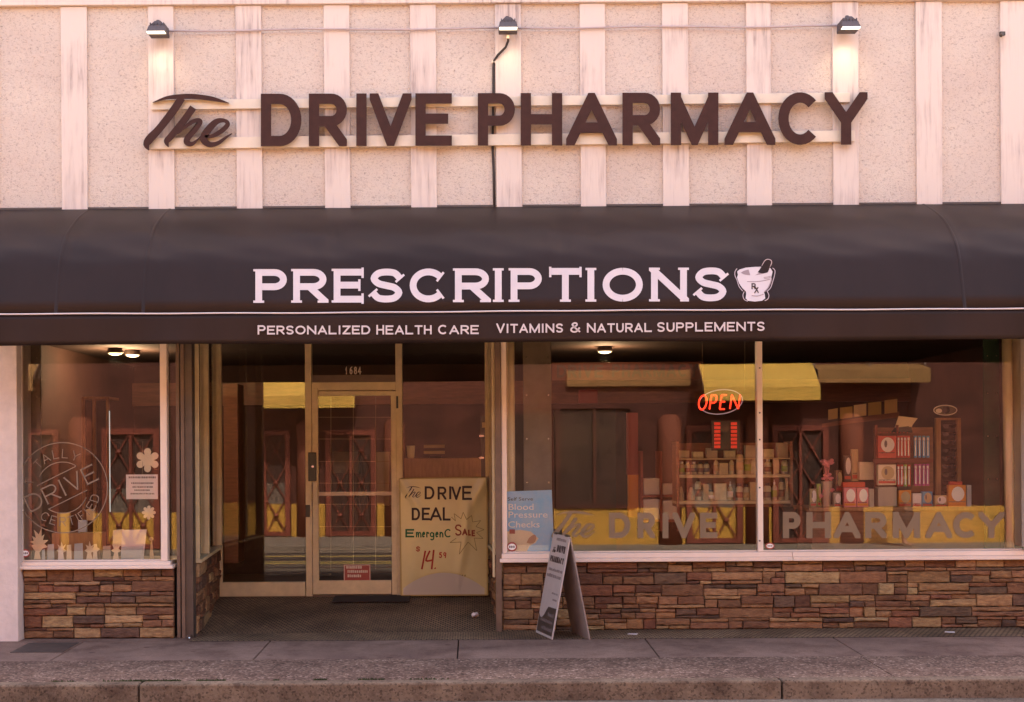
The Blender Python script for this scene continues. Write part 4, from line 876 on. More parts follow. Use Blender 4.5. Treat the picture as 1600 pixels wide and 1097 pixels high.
m = MB(); arcp = [(630+ (757-630)*i/16, 929-34*math.sin(math.pi*(0.06+0.88*i/16))**0.75) for i in range(17)]
for i in range(16): m.prism([arcp[i], arcp[i+1], (arcp[i+1][0], 929.3), (arcp[i][0], 929.3)], pst_fn, -0.007, -0.001)
m.build('silver_patch', 'greysheet', sp)
p4 = lambda x, y: (600+x/3.655, 680+y/3.655)
def plines(name, strokes, wd, mt, d=-0.006):
    m = MB()
    for i, s_ in enumerate(strokes):
        q = [p4(*p) for p in (spline(s_, 4) if len(s_) > 2 else s_)]
        if len(s_) == 2: a, b = Vector(q[0]), Vector(q[1]); q = [tuple(a+(b-a)*t/6) for t in range(7)]
        m.prism(ribbon(q, [wd]*len(q)), pst_fn, d-0.002-0.0003*(i % 5), 0.0)
    return m.build(name, mt, sp)
m = MB(); script_the(m, *[600+q/3.655 for q in (117, 212)], *[680+q/3.655 for q in (292, 362)], pst_fn, -0.008, 0.0, 0.62); m.build('poster_script', 'ink', sp)
m = MB()
for it_ in (('D', 232, 288, 292, 366), ('R', 306, 356, 294, 368), ('I', 372, 384, 292, 366), ('V', 385, 440, 294, 370), ('E', 446, 502, 290, 370), None, ('D', 158, 206, 415, 486), ('E', 216, 262, 414, 486), ('A', 262, 330, 412, 488), ('L', 335, 380, 412, 488)):
    if it_ is None: m.build('poster_heading', 'ink', sp); m = MB(); continue
    cc, a, b, t_, b_ = it_
    glyph(m, cc, p4(a, 0)[0], p4(b, 0)[0], p4(0, t_)[1], p4(0, b_)[1], 3.3, pst_fn, -0.008, 0.0)
m.build('poster_heading', 'ink', sp)
m = MB()
for cc, a, b in (('E', 122, 172), ('m', 182, 214), ('e', 216, 236), ('r', 240, 258), ('g', 260, 290), ('e', 292, 312), ('n', 316, 340), ('C', 345, 386)):
    glyph(m, cc, p4(a, 0)[0], p4(b, 0)[0], p4(0, 536)[1], p4(0, 584)[1], 1.9 if cc != 'E' else 2.6, pst_fn, -0.008, 0.0)
m.build('green_lettering', 'inkgreen', sp)
m = MB()
for cc, a, b, t_, b_ in (('S', 404, 444, 510, 574), ('A', 446, 476, 534, 572), ('L', 480, 496, 540, 574), ('E', 500, 520, 542, 578)): glyph(m, cc, p4(a, 0)[0], p4(b, 0)[0], p4(0, t_)[1], p4(0, b_)[1], 2.3, pst_fn, -0.008, 0.0)
m.build('sale_lettering', 'inkrust', sp)
m = MB()
for cc, a, b, t_, b_, w_ in (('$', 182, 206, 636, 664, 1.2), ('5', 314, 332, 668, 702, 1.6), ('9', 338, 356, 668, 702, 1.6)): glyph(m, cc, p4(a, 0)[0], p4(b, 0)[0], p4(0, t_)[1], p4(0, b_)[1], w_, pst_fn, -0.008, 0.0)
m.build('price_lettering', 'inkred', sp)
plines('price_digits', [[(236, 660), (216, 766)], [(262, 660), (240, 716), (280, 712)], [(284, 655), (272, 766)], [(290, 757), (294, 763)]], 2.7, 'inkred')
star = [(385, 468), (408, 490), (400, 448), (440, 478), (452, 440), (472, 482), (500, 458), (506, 496), (552, 488), (525, 522), (572, 540), (528, 556), (566, 590), (515, 588), (530, 660), (480, 610), (430, 680), (440, 610), (376, 614), (412, 588)]
plines('star_burst', [[a, b] for a, b in zip(star, star[1:])], 0.8, 'inkolive', -0.0045)
m = MB()
for x in (386, 396, 406, 418, 430, 444, 460): m.prism([p4(x, 798), p4(x+6, 796), p4(x+5, 806), p4(x, 808)], pst_fn, -0.0055, -0.001)
m.build('small_print', 'inkolive', sp)
SUB = 0
# sandwich board
Na, Fa = Vector((0.82, -0.15, 0.90)), Vector((0.705, 0.32, 0.905)); wdir = (Fa-Na).normalized(); sx = Vector((0.167, 0, 0))
sbd = thing('sandwich_board', 'white folding sandwich board with dark lower panel standing on the pavement by the stone base', 'sandwich board', (0.78, 0.1, 0.022))
def board_pts(side, th): 
    a, b = Na.copy(), Fa.copy(); c = Vector((Fa.x+side*0.167, Fa.y, 0.023)); d = Vector((Na.x+side*0.167, Na.y, 0.023)); a.x += side*0.006; b.x += side*0.006
    nn = (b-a).cross(d-a).normalized(); nn = nn if nn.x*side > 0 else -nn
    return [p-nn*0 for p in (a, b, c, d)], nn
for side, nm, mt in ((-1, 'front_panel', 'aboard'), (1, 'rear_panel', 'aback')):
    q, nn = board_pts(side, 0.01); th = 0.012
    o4 = [p for p in q]; i4 = [p-nn*th for p in q]
    m = MB(); m.add([o4[3], o4[2], i4[2], i4[3], o4[0], o4[1], i4[1], i4[0]], [(0,3,2,1),(4,5,6,7),(0,1,5,4),(1,2,6,5),(2,3,7,6),(3,0,4,7)])
    pan = m.build(nm, mt, sbd, bevel=0.002)
    if side == -1: fq, fn_n = q, nn; fpan = pan
m = MB(); m.bar(Na+wdir*0.06+Vector((0,0,0.006)), Na+wdir*0.12+Vector((0,0,0.006)), 0.03, 0.018); m.build('hinge', 'black', sbd); m = MB(); m.bar(Fa-wdir*0.06+Vector((0,0,0.006)), Fa-wdir*0.12+Vector((0,0,0.006)), 0.03, 0.018); m.build('hinge', 'black', sbd)
# panel space: u 0..1 along the width as read (far edge to near edge), v 0..1 from the top
def ab_fn(u, v, d):
    a, b, c, dd = fq; top = b+(a-b)*u; bot = c+(dd-c)*u
    return top+(bot-top)*v+fn_n*(-d)
def ab_text(s_, u0, u1, v0, v1, t, mt, nm='board_lettering'):
    m = MB(); line_text(m, s_, u0*100, u1*100, v0*150, v1*150, t, lambda x, y, d: ab_fn(x/100, y/150, d), -0.0015, 0.001, gap=0.2); return m.build(nm, mt, sbd)
m = MB(); script_the(m, 14, 34, 0.13*150, 0.185*150, lambda x, y, d: ab_fn(x/100, y/150, d), -0.0015, 0.001, 0.9); m.build('board_lettering', 'ink', sbd)
ab_text('DRIVE', 0.40, 0.88, 0.10, 0.17, 4.5, 'ink'); ab_text('PHARMACY', 0.10, 0.90, 0.215, 0.275, 4.2, 'ink')
m = MB(); q = random.Random(3)
for v, h, u0, u1 in ((0.03, 0.03, 0.28, 0.85), (0.335, 0.028, 0.12, 0.88), (0.39, 0.035, 0.08, 0.9), (0.56, 0.02, 0.55, 0.9), (0.62, 0.02, 0.66, 0.9)):
    u = u0
    while u < u1:
        w_ = q.uniform(0.035, 0.06); hh = h*q.uniform(0.75, 1); m.prism([(u, v+h-hh), (u+w_, v+h-hh), (u+w_, v+h), (u, v+h)], ab_fn, -0.0012, 0.001); u += w_+q.uniform(0.014, 0.03)
    m.build('board_small_print', 'inkgrey', sbd); m = MB()
m = MB()
pts = [(0.03, 0.80), (0.10, 0.83), (0.20, 0.835), (0.32, 0.80), (0.42, 0.745), (0.5, 0.71), (0.97, 0.705), (0.97, 0.975), (0.03, 0.975)]
m.prism(pts, ab_fn, -0.0012, 0.001); m.build('dark_panel', 'bronze', sbd)
m = MB(); q = random.Random(8)
for v, h, u0, u1 in ((0.76, 0.04, 0.55, 0.85), (0.83, 0.035, 0.16, 0.86), (0.90, 0.04, 0.3, 0.86)):
    u = u0
    while u < u1:
        w_ = q.uniform(0.04, 0.07); hh = h*q.uniform(0.6, 1); m.prism([(u, v+h-hh), (u+w_*0.7, v+h-hh), (u+w_, v+h), (u+w_*0.3, v+h)], ab_fn, -0.0022, 0.001); u += w_+q.uniform(0.01, 0.02)
    m.build('board_small_print', 'inkgrey', sbd); m = MB()
# utility cover, door mat, litter, moss
a = P(22, 1022, -0.7); 
m = MB(); sheet(m, PX(36, 1012, -0.3), PX(115, 1012, -0.3), -0.62, -0.14, gz(-0.62)+0.004, gz(-0.14)+0.004, 0.006); uc = m.build('utility_cover', 'grate'); tag(uc, 'dark flush utility cover in the pavement in front of the left corner', 'utility cover')
m = MB(); x0, x1 = PX(520, 935, 1.8), PX(640, 935, 1.8); m.hexa([(x0,1.72,0.142),(x1,1.72,0.142),(x1,2.02,0.168),(x0,2.02,0.168),(x0,1.72,0.152),(x1,1.72,0.152),(x1,2.02,0.178),(x0,2.02,0.178)]); dm = m.build('door_mat', 'mat_', bevel=0.003); tag(dm, 'dark thin door mat on the tiles before the front door', 'door mat')
def crumple(name, c, r, mt, label, seed):
    q = random.Random(seed); bm = bmesh.new(); bmesh.ops.create_icosphere(bm, subdivisions=2, radius=r)
    for v in bm.verts: v.co *= q.uniform(0.65, 1.2); v.co.z *= 0.75
    me = bpy.data.meshes.new(name); zmin = min(v.co.z for v in bm.verts); 
    for v in bm.verts: v.co.z -= zmin
    bm.to_mesh(me); bm.free(); me.materials.append(M[mt]); o = bpy.data.objects.new(name, me); COL.objects.link(o); o.location = c; ORG[o.name] = Vector(c); return tag(o, label, 'litter')
c_ = P(742, 966, 1.0); crumple('paper_scrap', (c_.x, 1.0, 0.072), 0.036, 'paper', 'crumpled white paper scrap on the entry tiles below the sale sheet', 4)
c_ = P(297, 988, 0.05); crumple('foil_scrap', (c_.x, 0.0, 0.022), 0.03, 'chrome', 'shiny crumpled scrap at the foot of the left corner post', 9)
for px, seed, lab in ((990, 1, 'small flat paper bit by the stone base right of the sandwich board'), (1488, 2, 'tiny pale paper bit on the pavement below the right end of the stones')):
    c_ = P(px, 992, 0.1); m = MB(); q = random.Random(seed); m.add([(c_.x-.05,0.15,.0225),(c_.x+.03,0.12,.0225),(c_.x+.05,0.19,.0235),(c_.x-.03,0.2,.0225),(c_.x-.05,0.15,.0245),(c_.x+.03,0.12,.0245),(c_.x+.05,0.19,.0255),(c_.x-.03,0.2,.0245)], [(0,3,2,1),(4,5,6,7),(0,1,5,4),(1,2,6,5),(2,3,7,6),(3,0,4,7)]); o = m.build('paper_bit', 'paper'); tag(o, lab, 'litter')
m = MB(); q = random.Random(11)
for a, b, dn in ((160, 205, 60), (195, 262, 260), (262, 282, 120), (308, 352, 160), (428, 436, 40), (490, 510, 90), (560, 600, 120), (640, 700, 60), (80, 120, 30)):
    x0, x1 = PX(a, 1064, -1.9), PX(b, 1064, -1.9)
    for i in range(dn):
        x = q.uniform(x0, x1); y = -1.9+q.gauss(0, 0.010); h = q.uniform(0.006, 0.022); t = q.uniform(0, 6.28); r_ = q.uniform(0.004, 0.010); zb_ = gz(-1.9)-0.002
        dx, dy = math.cos(t)*r_, math.sin(t)*r_
        m.add([(x-dx, y-dy, zb_), (x+dx, y+dy, zb_), (x+dx*.2+q.uniform(-.01,.01), y+q.uniform(-.008,.008), zb_+h)], [(0, 1, 2)])
mo = m.build('moss', 'moss'); tag(mo, kind='stuff')
# ================================================================ INSIDE THE SHOP
def card(name, px0, px1, py0, py1, Y, mt, label, cat, group=None, th=0.004, skew=0, tilt=0.0):
    pts = [(px0, py1+skew), (px1, py1-skew), (px1, py0-skew), (px0, py0+skew)]
    m = MB(); m.prism(pts, plane_fn, Y, Y+th); o = m.build(name, mt); return tag(o, label, cat, group)
# window platforms the displays stand on
MB().box(-4.4, -2.66, FL+0.06, FL+0.62, 0.3, zgl-0.004).build('display_platform', 'tanwood', bld, bevel=0.004)
MB().box(xcr+0.12, 5.6, FR+0.07, FR+0.5, 0.3, zgr-0.03).build('display_platform', 'wood', bld, bevel=0.004)
# downlights
for px, py, Yd, lab in ((180, 540.5, 3.0, 'small lit ceiling lamp at the top of the left shop window, left of a pair'), (207, 546.5, 3.3, 'small lit ceiling lamp at the top of the left shop window, right of a pair'), (945, 543.5, 3.2, 'small lit ceiling lamp at the top of the big right shop window')):
    c_ = P(px, py, Yd); t = thing('ceiling_lamp', lab, 'lamp', (c_.x, Yd, ZC), 'ceiling lamps inside the shop')
    MB().lathe((c_.x, Yd, ZC-0.055), [(0.085, 0.0), (0.09, 0.01), (0.075, 0.054)], 16).build('trim_ring', 'bronze', t)
    MB().lathe((c_.x, Yd, ZC-0.075), [(0.03, 0), (0.066, 0.01), (0.072, 0.0195)], 16).build('bulb', 'bulb', t)
    l_ = bpy.data.lights.new('lamp_light', 'POINT'); l_.energy = 4.2; l_.color = (1, 0.66, 0.36); l_.shadow_soft_size = 0.06
    lo = bpy.data.objects.new('lamp_light', l_); COL.objects.link(lo); lo.parent = t; lo.location = (0, 0, -0.16)
# uprights and panels
def pipe(px0, px1, Y, label, r, mt='creamtube', z0=None):
    a, b = P(px0, 862, Y), P(px1, 530, Y); m = MB(); m.tube([(a.x, Y, zgr-0.03), (b.x, Y, ZC-0.003)], r, 14); o = m.build('vertical_pipe', mt, smooth=True); return tag(o, label, 'pipe', 'cream pipes inside the big window')
pipe(800, 798, FR+0.17, 'cream vertical pipe just inside the left edge of the big window', 0.034)
pipe(1578, 1573, FR+0.2, 'cream vertical pipe just inside the right edge of the big window', 0.045)
def panel(px0, px1, Y, z0_, label, mt='greyp'):
    x0, x1 = PX(px0, 700, Y), PX(px1, 700, Y); t = thing('perforated_screen', label, 'panel', ((x0+x1)/2, Y, z0_))
    MB().box(x0, x1, Y, Y+0.03, z0_, ZC-0.004).build('panel', mt, t, bevel=0.003)
    m = MB()
    for zz in (1.0, 1.35, 1.75, 2.15, 2.5):
        for x in (x0+0.03, x1-0.03): m.tube([(x, Y, zz), (x, Y-0.012, zz)], 0.006, 6)
    m.build('screw', 'chrome', t)
panel(818, 862, FR+0.24, zgr-0.03, 'tall grey perforated panel inside the big window above the blue poster')
panel(32, 64, FL+0.3, zgl-0.004, 'tall grey brown panel inside the left window behind the round stamp')
panel(1538, 1562, FR+0.45, zgr-0.03, 'dark green narrow hanging banner beside the right cream pipe', 'greencloth')
# back of the shop
c0, c1 = P(872, 650, 5.2), P(975, 800, 5.2)
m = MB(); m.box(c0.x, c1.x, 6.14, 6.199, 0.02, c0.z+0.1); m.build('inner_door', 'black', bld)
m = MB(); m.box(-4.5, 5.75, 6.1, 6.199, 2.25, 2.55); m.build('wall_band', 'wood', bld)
ex = thing('exit_sign', 'dull red lit sign box high at the back behind the big window', 'sign', P(918, 631, 5.5)); MB().pbox(904, 934, 609, 630, 5.5, 0.06).build('sign_box', 'exitred', ex, bevel=0.01)
def bx(name, px0, px1, py0, py1, Y, d, mt, label, cat, group=None, bev=0.004):
    m = MB(); m.pbox(px0, px1, py0, py1, Y, d); o = m.build(name, mt, bevel=bev); return tag(o, label, cat, group)
pn = thing('display_column', 'tall dark red display column with an orange lower panel beside the white boxes', 'display', P(990, 808, 2.6))
MB().pbox(980, 997, 645, 742, 2.6, 0.1).build('red_panel', 'exitred', pn); MB().pbox(982, 998, 742, 808, 2.6, 0.1).build('orange_panel', 'porange', pn)
rk = thing('box_rack', 'open red wood rack holding white boxes behind the big window', 'rack', P(1030, 815, 2.4))
m = MB()
for px in (1001, 1031, 1058): m.pbox(px, px+4, 705, 830, 2.4, 0.35)
m.build('upright', 'redframe', rk)
for py in (773, 812): MB().pbox(1001, 1062, py, py+4, 2.395, 0.36).build('shelf', 'redframe', rk)
for k, (a, b, c, d, lab) in enumerate(((1005.5, 1030.5, 748, 772.8, 'white box on the upper shelf of the red rack, left'), (1035.5, 1057.5, 756, 772.8, 'white box on the upper shelf of the red rack, right'), (1005.5, 1030.5, 780, 811.8, 'white box on the lower shelf of the red rack, left'), (1035.5, 1057.5, 782, 811.8, 'white box on the lower shelf of the red rack, right'))):
    bx('white_box', a, b, c, d, 2.43, 0.25, 'white', lab, 'box', 'boxes on the red rack')
# bottle shelves
bs = thing('bottle_shelf', 'wall shelf unit of three pale shelves full of bottles behind the window mullion', 'shelf', P(1148, 800, 1.9))
for py in (741.5, 782.5, 716): MB().pbox(1057, 1238, py, py+5 if py > 720 else py+2, 1.85, 0.28).build('shelf_board', 'shelf', bs, bevel=0.003)
m = MB(); m.pbox(1057, 1061, 690, 792, 1.84, 0.3); m.pbox(1235, 1239, 690, 792, 1.84, 0.3); m.pbox(1061, 1235, 692, 792, 2.14, 0.02); m.build('shelf_frame', 'wood', bs)
# bottles and packets: x px, half width px, height px
q = random.Random(17); k = (1.9-CY)/F
BOT = {}
def bottle(px, base, hw, h, kind, mt, lab, grp, Y=1.97):
    b = P(px, base, Y); r = hw*k*1.12; H = h*k
    if kind == 'box':
        o = MB().box(b.x-r, b.x+r, Y-0.03, Y+0.05, b.z, b.z+H).build('packet', mt, bevel=0.003); return tag(o, lab, 'packet', grp)
    t = thing('bottle', lab, 'bottle', (b.x, Y, b.z), grp)
    if kind == 'pump': pr = [(r*.95, 0), (r, 0.02*H), (r, 0.6*H), (r*.55, 0.72*H), (r*.3, 0.76*H)]; cp = [(r*.34, .76*H), (r*.34, .88*H), (r*.16, .89*H), (r*.16, H)]
    elif kind == 'cone': pr = [(r*.95, 0), (r, 0.02*H), (r*.9, 0.3*H), (r*.45, 0.72*H), (r*.28, 0.78*H)]; cp = [(r*.32, .78*H), (r*.26, H)]
    else: pr = [(r*.95, 0), (r, 0.03*H), (r, 0.72*H), (r*.8, 0.8*H), (r*.5, 0.84*H)]; cp = [(r*.6, .84*H), (r*.6, H)]
    MB().lathe((b.x, Y, b.z), pr, 12).build('bottle_body', mt, t, smooth=True)
    if kind != 'cone': MB().lathe((b.x, Y, b.z), [(r*1.02, 0.18*H), (r*1.02, 0.5*H)], 12).build('bottle_label', q.choice(['creampaper', 'inkgrey', 'paper', 'pgreen', 'wood']), t, smooth=True); MB().lathe((b.x, Y, b.z), cp, 10).build('cap', 'posterwhite' if q.random() < 0.3 else 'lampmetal', t, smooth=True)
GB = 'bottles on the wall shelves'
low = [(1064, 4.5, 28, 'cone'), (1080, 5.5, 27, 'cone'), (1091, 4.5, 36, 'tube'), (1102, 4, 26, 'box'), (1111, 5, 17, 'tube'), (1125, 8.5, 27, 'box'), (1141, 4, 30, 'pump'), (1155, 5, 27, 'tube'), (1166, 4.5, 26, 'tube'), (1177, 5.5, 29, 'box'), (1199, 5.5, 28, 'tube'), (1210, 4, 33, 'pump'), (1221, 4.5, 35, 'tube'), (1231, 4.2, 36, 'box')]
up = [(1065, 4, 20, 'tube'), (1074, 4, 20, 'tube'), (1084, 4, 20, 'tube'), (1094, 4, 20, 'tube'), (1104, 4, 20, 'tube'), (1119, 3.5, 30, 'pump'), (1130, 6, 18, 'box'), (1143, 3.5, 30, 'pump'), (1156, 5.5, 38, 'tube'), (1168, 5, 32, 'tube'), (1178, 6, 38, 'cone'), (1200, 5, 24, 'tube'), (1212, 4, 26, 'box'), (1226, 4.5, 27, 'tube'), (1233, 3.4, 22, 'tube')]
def nb(arr, i):
    return ['slim', 'stout', 'tall', 'short'][(arr[i][1] > 4.8)+2*0] if False else None
for lst, base, sn in ((low, 782.3, 'lower'), (up, 741.3, 'middle')):
    for i, (px, hw, h, kd) in enumerate(lst):
        mt = 'bottle' if (i*7) % 3 else 'bottle2'
        nm = {'tube': 'round capped bottle', 'cone': 'tapering bottle', 'pump': 'pump top bottle', 'box': 'upright packet'}[kd]
        ordn = ['first', 'second', 'third', 'fourth', 'fifth', 'sixth', 'seventh', 'eighth', 'ninth', 'tenth', 'eleventh', 'twelfth', 'thirteenth', 'fourteenth', 'fifteenth'][i]
        bottle(px, base, hw, h, kd, mt, f'{"tall" if h > 28 else "short"} {nm} on the {sn} bottle shelf, {ordn} from the left', GB)
for i, (px, h) in enumerate(((1068, 12), (1090, 10), (1112, 16), (1140, 12), (1172, 20), (1200, 14), (1222, 24))):
    bottle(px, 715.8, 7.5, h, 'box', 'bottle' if i % 2 else 'greycard', f'low packet on the top bottle shelf, {["first","second","third","fourth","fifth","sixth","seventh"][i]} from the left', 'packets on the top shelf')
# OPEN sign
op = thing('open_sign', 'red neon OPEN sign in a pale oval tube hanging inside the big window', 'sign', P(1124, 648, FR+0.25)); YO = FR+0.25
o7 = lambda x: 940+x/3.657
m = MB()
for pts in ([ (1091+0, 0) ],): pass
def neon(cc, x0, x1, yt, yb, sl=0.06):
    for st in GL[cc]:
        pts = [P(x0+u*(x1-x0)+(v-0.5)*3, yb-v*(yb-yt), YO) for u, v in st]
        m.tube(pts, 0.0075, 8)
for cc, a, b in (('O', 1092, 1104), ('P', 1110, 1119), ('E', 1126, 1134), ('N', 1142, 1155)): neon(cc, a, b, 618-(a-1092)*0.02, 640-(a-1092)*0.02)
m.build('neon_letters', 'neonr', op, smooth=True)
m = MB(); m.tube([P(1126+34*math.cos(t)+0, 628-3*math.cos(t)+19*math.sin(t), YO) for t in [i*2*math.pi/40 for i in range(41)]], 0.0045, 8); m.build('neon_oval', 'neonb', op, smooth=True)
m = MB(); m.tube([P(1098, 611, YO), P(1097, 530, YO)], 0.002, 5); m.tube([P(1163, 610, YO), P(1164, 530, YO)], 0.002, 5); m.build('hanging_wire', 'grid', op)
lg = thing('light_bars', 'two faint red light bars glowing below the OPEN sign', 'light', P(1132, 702, FR+1.3), None)
for px in (1121, 1147):
    m = MB()
    for i in range(7): m.pbox(px-4.5, px+4.5, 660+i*6, 664.3+i*6, FR+1.3, 0.02)
    m.build('light_bar', 'ledr', lg)
MB().pbox(1112, 1156, 657, 704, FR+1.322, 0.02).build('backing', 'black', lg)
# counter with displays at the right
YC = 1.15
ct = thing('shop_counter', 'tan topped wooden display counter inside the right half of the big window', 'counter', (PX(1400, 793, YC), YC, 0.02))
a, b = P(1262, 793, YC), P(1545, 793, YC)
MB().box(a.x, b.x, YC-0.05, YC+0.6, a.z-0.035, a.z-0.0).build('counter_top', 'tanwood', ct, bevel=0.004); MB().box(a.x+0.03, b.x-0.03, YC-0.01, YC+0.55, 0.02, a.z-0.035).build('counter_body', 'wood', ct, bevel=0.004)
zc = a.z
rkd = thing('hanging_rack', 'red brown rack hung with rows of toothbrush packs on the counter', 'rack', (PX(1412, 793, YC), YC+0.2, zc))
m = MB(); m.pbox(1368, 1371.5, 664, 792.6, YC+0.12, 0.04); m.pbox(1402, 1404.5, 664, 792.6, YC+0.14, 0.04); m.pbox(1366, 1458, 717, 723, YC+0.10, 0.05); m.pbox(1372, 1402, 792, 792.8, YC+.1, .1); m.build('rack_frame', 'redframe', rkd)
MB().pbox(1366, 1458, 668, 770, YC+0.2, 0.02).build('back_board', 'wood', rkd)
m = MB()
for i in range(9): m.tube([P(1376+i*5.2, 676, YC+0.04), P(1376+i*5.2, 676, YC+0.2)], 0.005, 6)
m.build('peg', 'pred', rkd)
def packs(xs_, y0, y1, mts, nm, grp, lab):
    for i, x in enumerate(xs_):
        t = thing('toothbrush_pack', lab(i), 'toothbrush', P(x, y1, YC+0.04), grp)
        h = (y1-y0)
        MB().pbox(x-2.3, x+2.3, y0, y1, YC+0.04, 0.012).build('backing_card', mts[i % len(mts)], t)
        MB().pbox(x-0.8, x+0.8, y0+h*0.24, y1-h*0.08, YC+0.028, 0.012).build('brush', 'posterwhite', t, bevel=0.002); MB().pbox(x-1.3, x+1.3, y0+h*0.08, y0+h*0.22, YC+0.028, 0.012).build('brush_head', 'paper', t, bevel=0.002)
on = ['first', 'second', 'third', 'fourth', 'fifth']
packs([1404, 1409.2, 1414.4, 1419.6], 681, 715, ['pred'], '', 'red packs on the upper row', lambda i: f'red toothbrush pack hanging in the upper row, {on[i]} from the left')
packs([1430.5, 1437, 1443.5, 1450], 681, 715, ['pblue'], '', 'blue packs on the upper row', lambda i: f'light blue toothbrush pack hanging in the upper row, {on[i]} from the left')
packs([1404, 1409.2, 1414.8, 1420.5], 726, 760, ['pred', 'pred', 'pgreen', 'pred'], '', 'packs in the lower row', lambda i: f'{"green" if i == 2 else "red"} toothbrush pack hanging in the lower row, {on[i]} from the left')
packs([1431, 1437.2, 1443.4, 1449.6], 725, 759, ['ppurple'], '', 'magenta packs in the lower row', lambda i: f'magenta toothbrush pack hanging in the lower row, {on[i]} from the left')
def picpack(name, px0, px1, py0, py1, Y, base, pic, lab, grp=None, dk=True):
    t = thing(name, lab, 'box', P((px0+px1)/2, py1, Y), grp)
    MB().pbox(px0, px1, py0, py1, Y, 0.05).build('carton', base, t, bevel=0.003)
    m = MB(); m.prism(ell((px0+px1)/2+1, py0+(py1-py0)*0.40, (px1-px0)*0.36, (py1-py0)*0.33), plane_fn, Y-0.002, Y+0.001); m.build('picture', pic, t)
    if dk:
        m = MB(); m.prism(ell((px0+px1)/2-2, py0+(py1-py0)*0.36, (px1-px0)*0.08, (py1-py0)*0.16), plane_fn, Y-0.004, Y+0.001); m.build('print_mark', 'inkgrey', t)
    m = MB(); q_ = random.Random(lab); x_ = px0+1.5
    while x_ < px1-2.5: w_ = q_.uniform(0.8, 1.8); m.pbox(x_, min(px1-1, x_+w_), py0+(py1-py0)*0.76-1, py0+(py1-py0)*0.76+q_.uniform(0, 1), Y-0.002, 0.003); x_ += w_+0.6
    m.build('print_lines', q_.choice(['inkgrey', 'ink', 'inkred']), t)
    MB().pbox(px0+1, px1-1, py1-(py1-py0)*0.2, py1-(py1-py0)*0.08, Y-0.003, 0.004).build('print_band', 'porange' if pic == 'posterwhite' else 'pred', t)
picpack('toothpaste_box', 1371.5, 1400.5, 681, 716, YC+0.03, 'pred', 'paper', 'red carton with pale round picture at the left of the upper rack row')
picpack('toothpaste_box', 1372, 1400.5, 726, 758, YC+0.03, 'palepaper', 'creampaper', 'beige carton at the left of the lower rack row')
bx('storage_bin', 1372, 1401.6, 761, 791.5, YC+0.0, 0.1, 'greycard', 'plain grey card bin standing at the left foot of the rack', 'bin')
picpack('gift_box', 1318.5, 1338, 762, 792.6, YC, 'ppink', 'posterwhite', 'pink and white carton at the left end of the counter', None, False)
picpack('gift_box', 1339, 1357, 762, 792.6, YC, 'ppink', 'posterwhite', 'pink and white carton next to the plain grey carton on the counter', None, False)
bx('grey_carton', 1357.8, 1366, 764, 792.6, YC, 0.06, 'greycard', 'narrow grey carton between the pink carton and the rack', 'box')
bx('red_strip_box', 1317, 1352, 753.5, 761.5, YC+0.02, 0.06, 'pred', 'flat red box lying across the two pink cartons', 'box')
bx('radio_box', 1343, 1366, 722, 750, YC+0.25, 0.08, 'palepaper', 'beige carton with a dark stripe behind the pink cartons', 'box')
picpack('gift_box', 1482, 1509.5, 758, 792.6, YC, 'porange', 'posterwhite', 'red carton with large white round picture at the right end of the counter', None, False)
bx('red_strip_box', 1484, 1504, 752.5, 757.6, YC+0.01, 0.05, 'pred', 'flat red box on the carton at the right end of the counter', 'box')
bx('blue_box', 1511, 1518, 758, 792.6, YC, 0.08, 'bluecard', 'slim pale blue box beside the red carton at the right end', 'box')
for k_, (a, b, c, d, mt_, yy_, lab_) in enumerate(((1266, 1276, 764, 792.6, 'bottle2', YC+0.1, 'tan carton at the far left of the counter'), (1277, 1283, 756, 792.6, 'pgreen', YC+0.2, 'green carton beside the tan one on the counter'), (1303, 1314, 770, 792.6, 'greycard', YC+0.05, 'low grey carton left of the pink cartons'), (1306, 1316, 735, 769, 'wood', YC+0.3, 'brown carton behind the low grey carton'), (1319, 1330, 712, 752, 'lampmetal', YC+0.35, 'tall dark carton behind the pink cartons'), (1331, 1341, 702, 752, 'bottle2', YC+0.35, 'tall tan carton behind the pink cartons'), (1461, 1480, 774, 792.6, 'creampaper', YC+0.05, 'cream carton at the foot of the sunglasses stand'), (1404, 1424, 766, 792.6, 'porange', YC+0.06, 'orange carton beside the grey bin'), (1426, 1440, 771, 792.6, 'white', YC+0.08, 'white carton right of the orange carton'), (1441, 1457, 768, 792.6, 'pblue', YC+0.1, 'blue carton under the magenta packs'))):
    picpack('carton', a, b, c, d, yy_, mt_, 'creampaper' if k_ % 2 else 'paper', lab_, None, k_ % 3 == 0)
# sunglasses stand
sgd = thing('sunglasses_stand', 'tall wooden stand full of dark sunglasses with an eye shaped topper', 'display stand', P(1482, 792.6, YC+0.3))
YS = YC+0.22
m = MB(); m.pbox(1463, 1470.5, 653, 792, YS, 0.05); m.pbox(1496, 1502, 653, 792, YS, 0.05); m.pbox(1470.5, 1496, 653, 656.5, YS, 0.05); m.build('stand_frame', 'tanwood', sgd, bevel=0.003)
MB().pbox(1470, 1497, 656, 792, YS+0.06, 0.02).build('stand_back', 'blackcloth', sgd)
m = MB()
m.prism(ell(1477, 641, 19, 8.5), plane_fn, YS-0.01, YS+0.02); tp = m.build('topper', 'greyp', sgd)
m = MB(); ring(m, 1477, 641, 18, 7.6, 1.6, plane_fn, YS-0.014, YS-0.009); m.prism(ell(1467, 642, 5, 3.6), plane_fn, YS-0.016, YS-0.009); m.build('eye_line', 'paper', tp)
m = MB(); m.prism(ell(1478, 640.5, 6, 6.2), plane_fn, YS-0.018, YS-0.009); m.build('pupil', 'lens', tp)
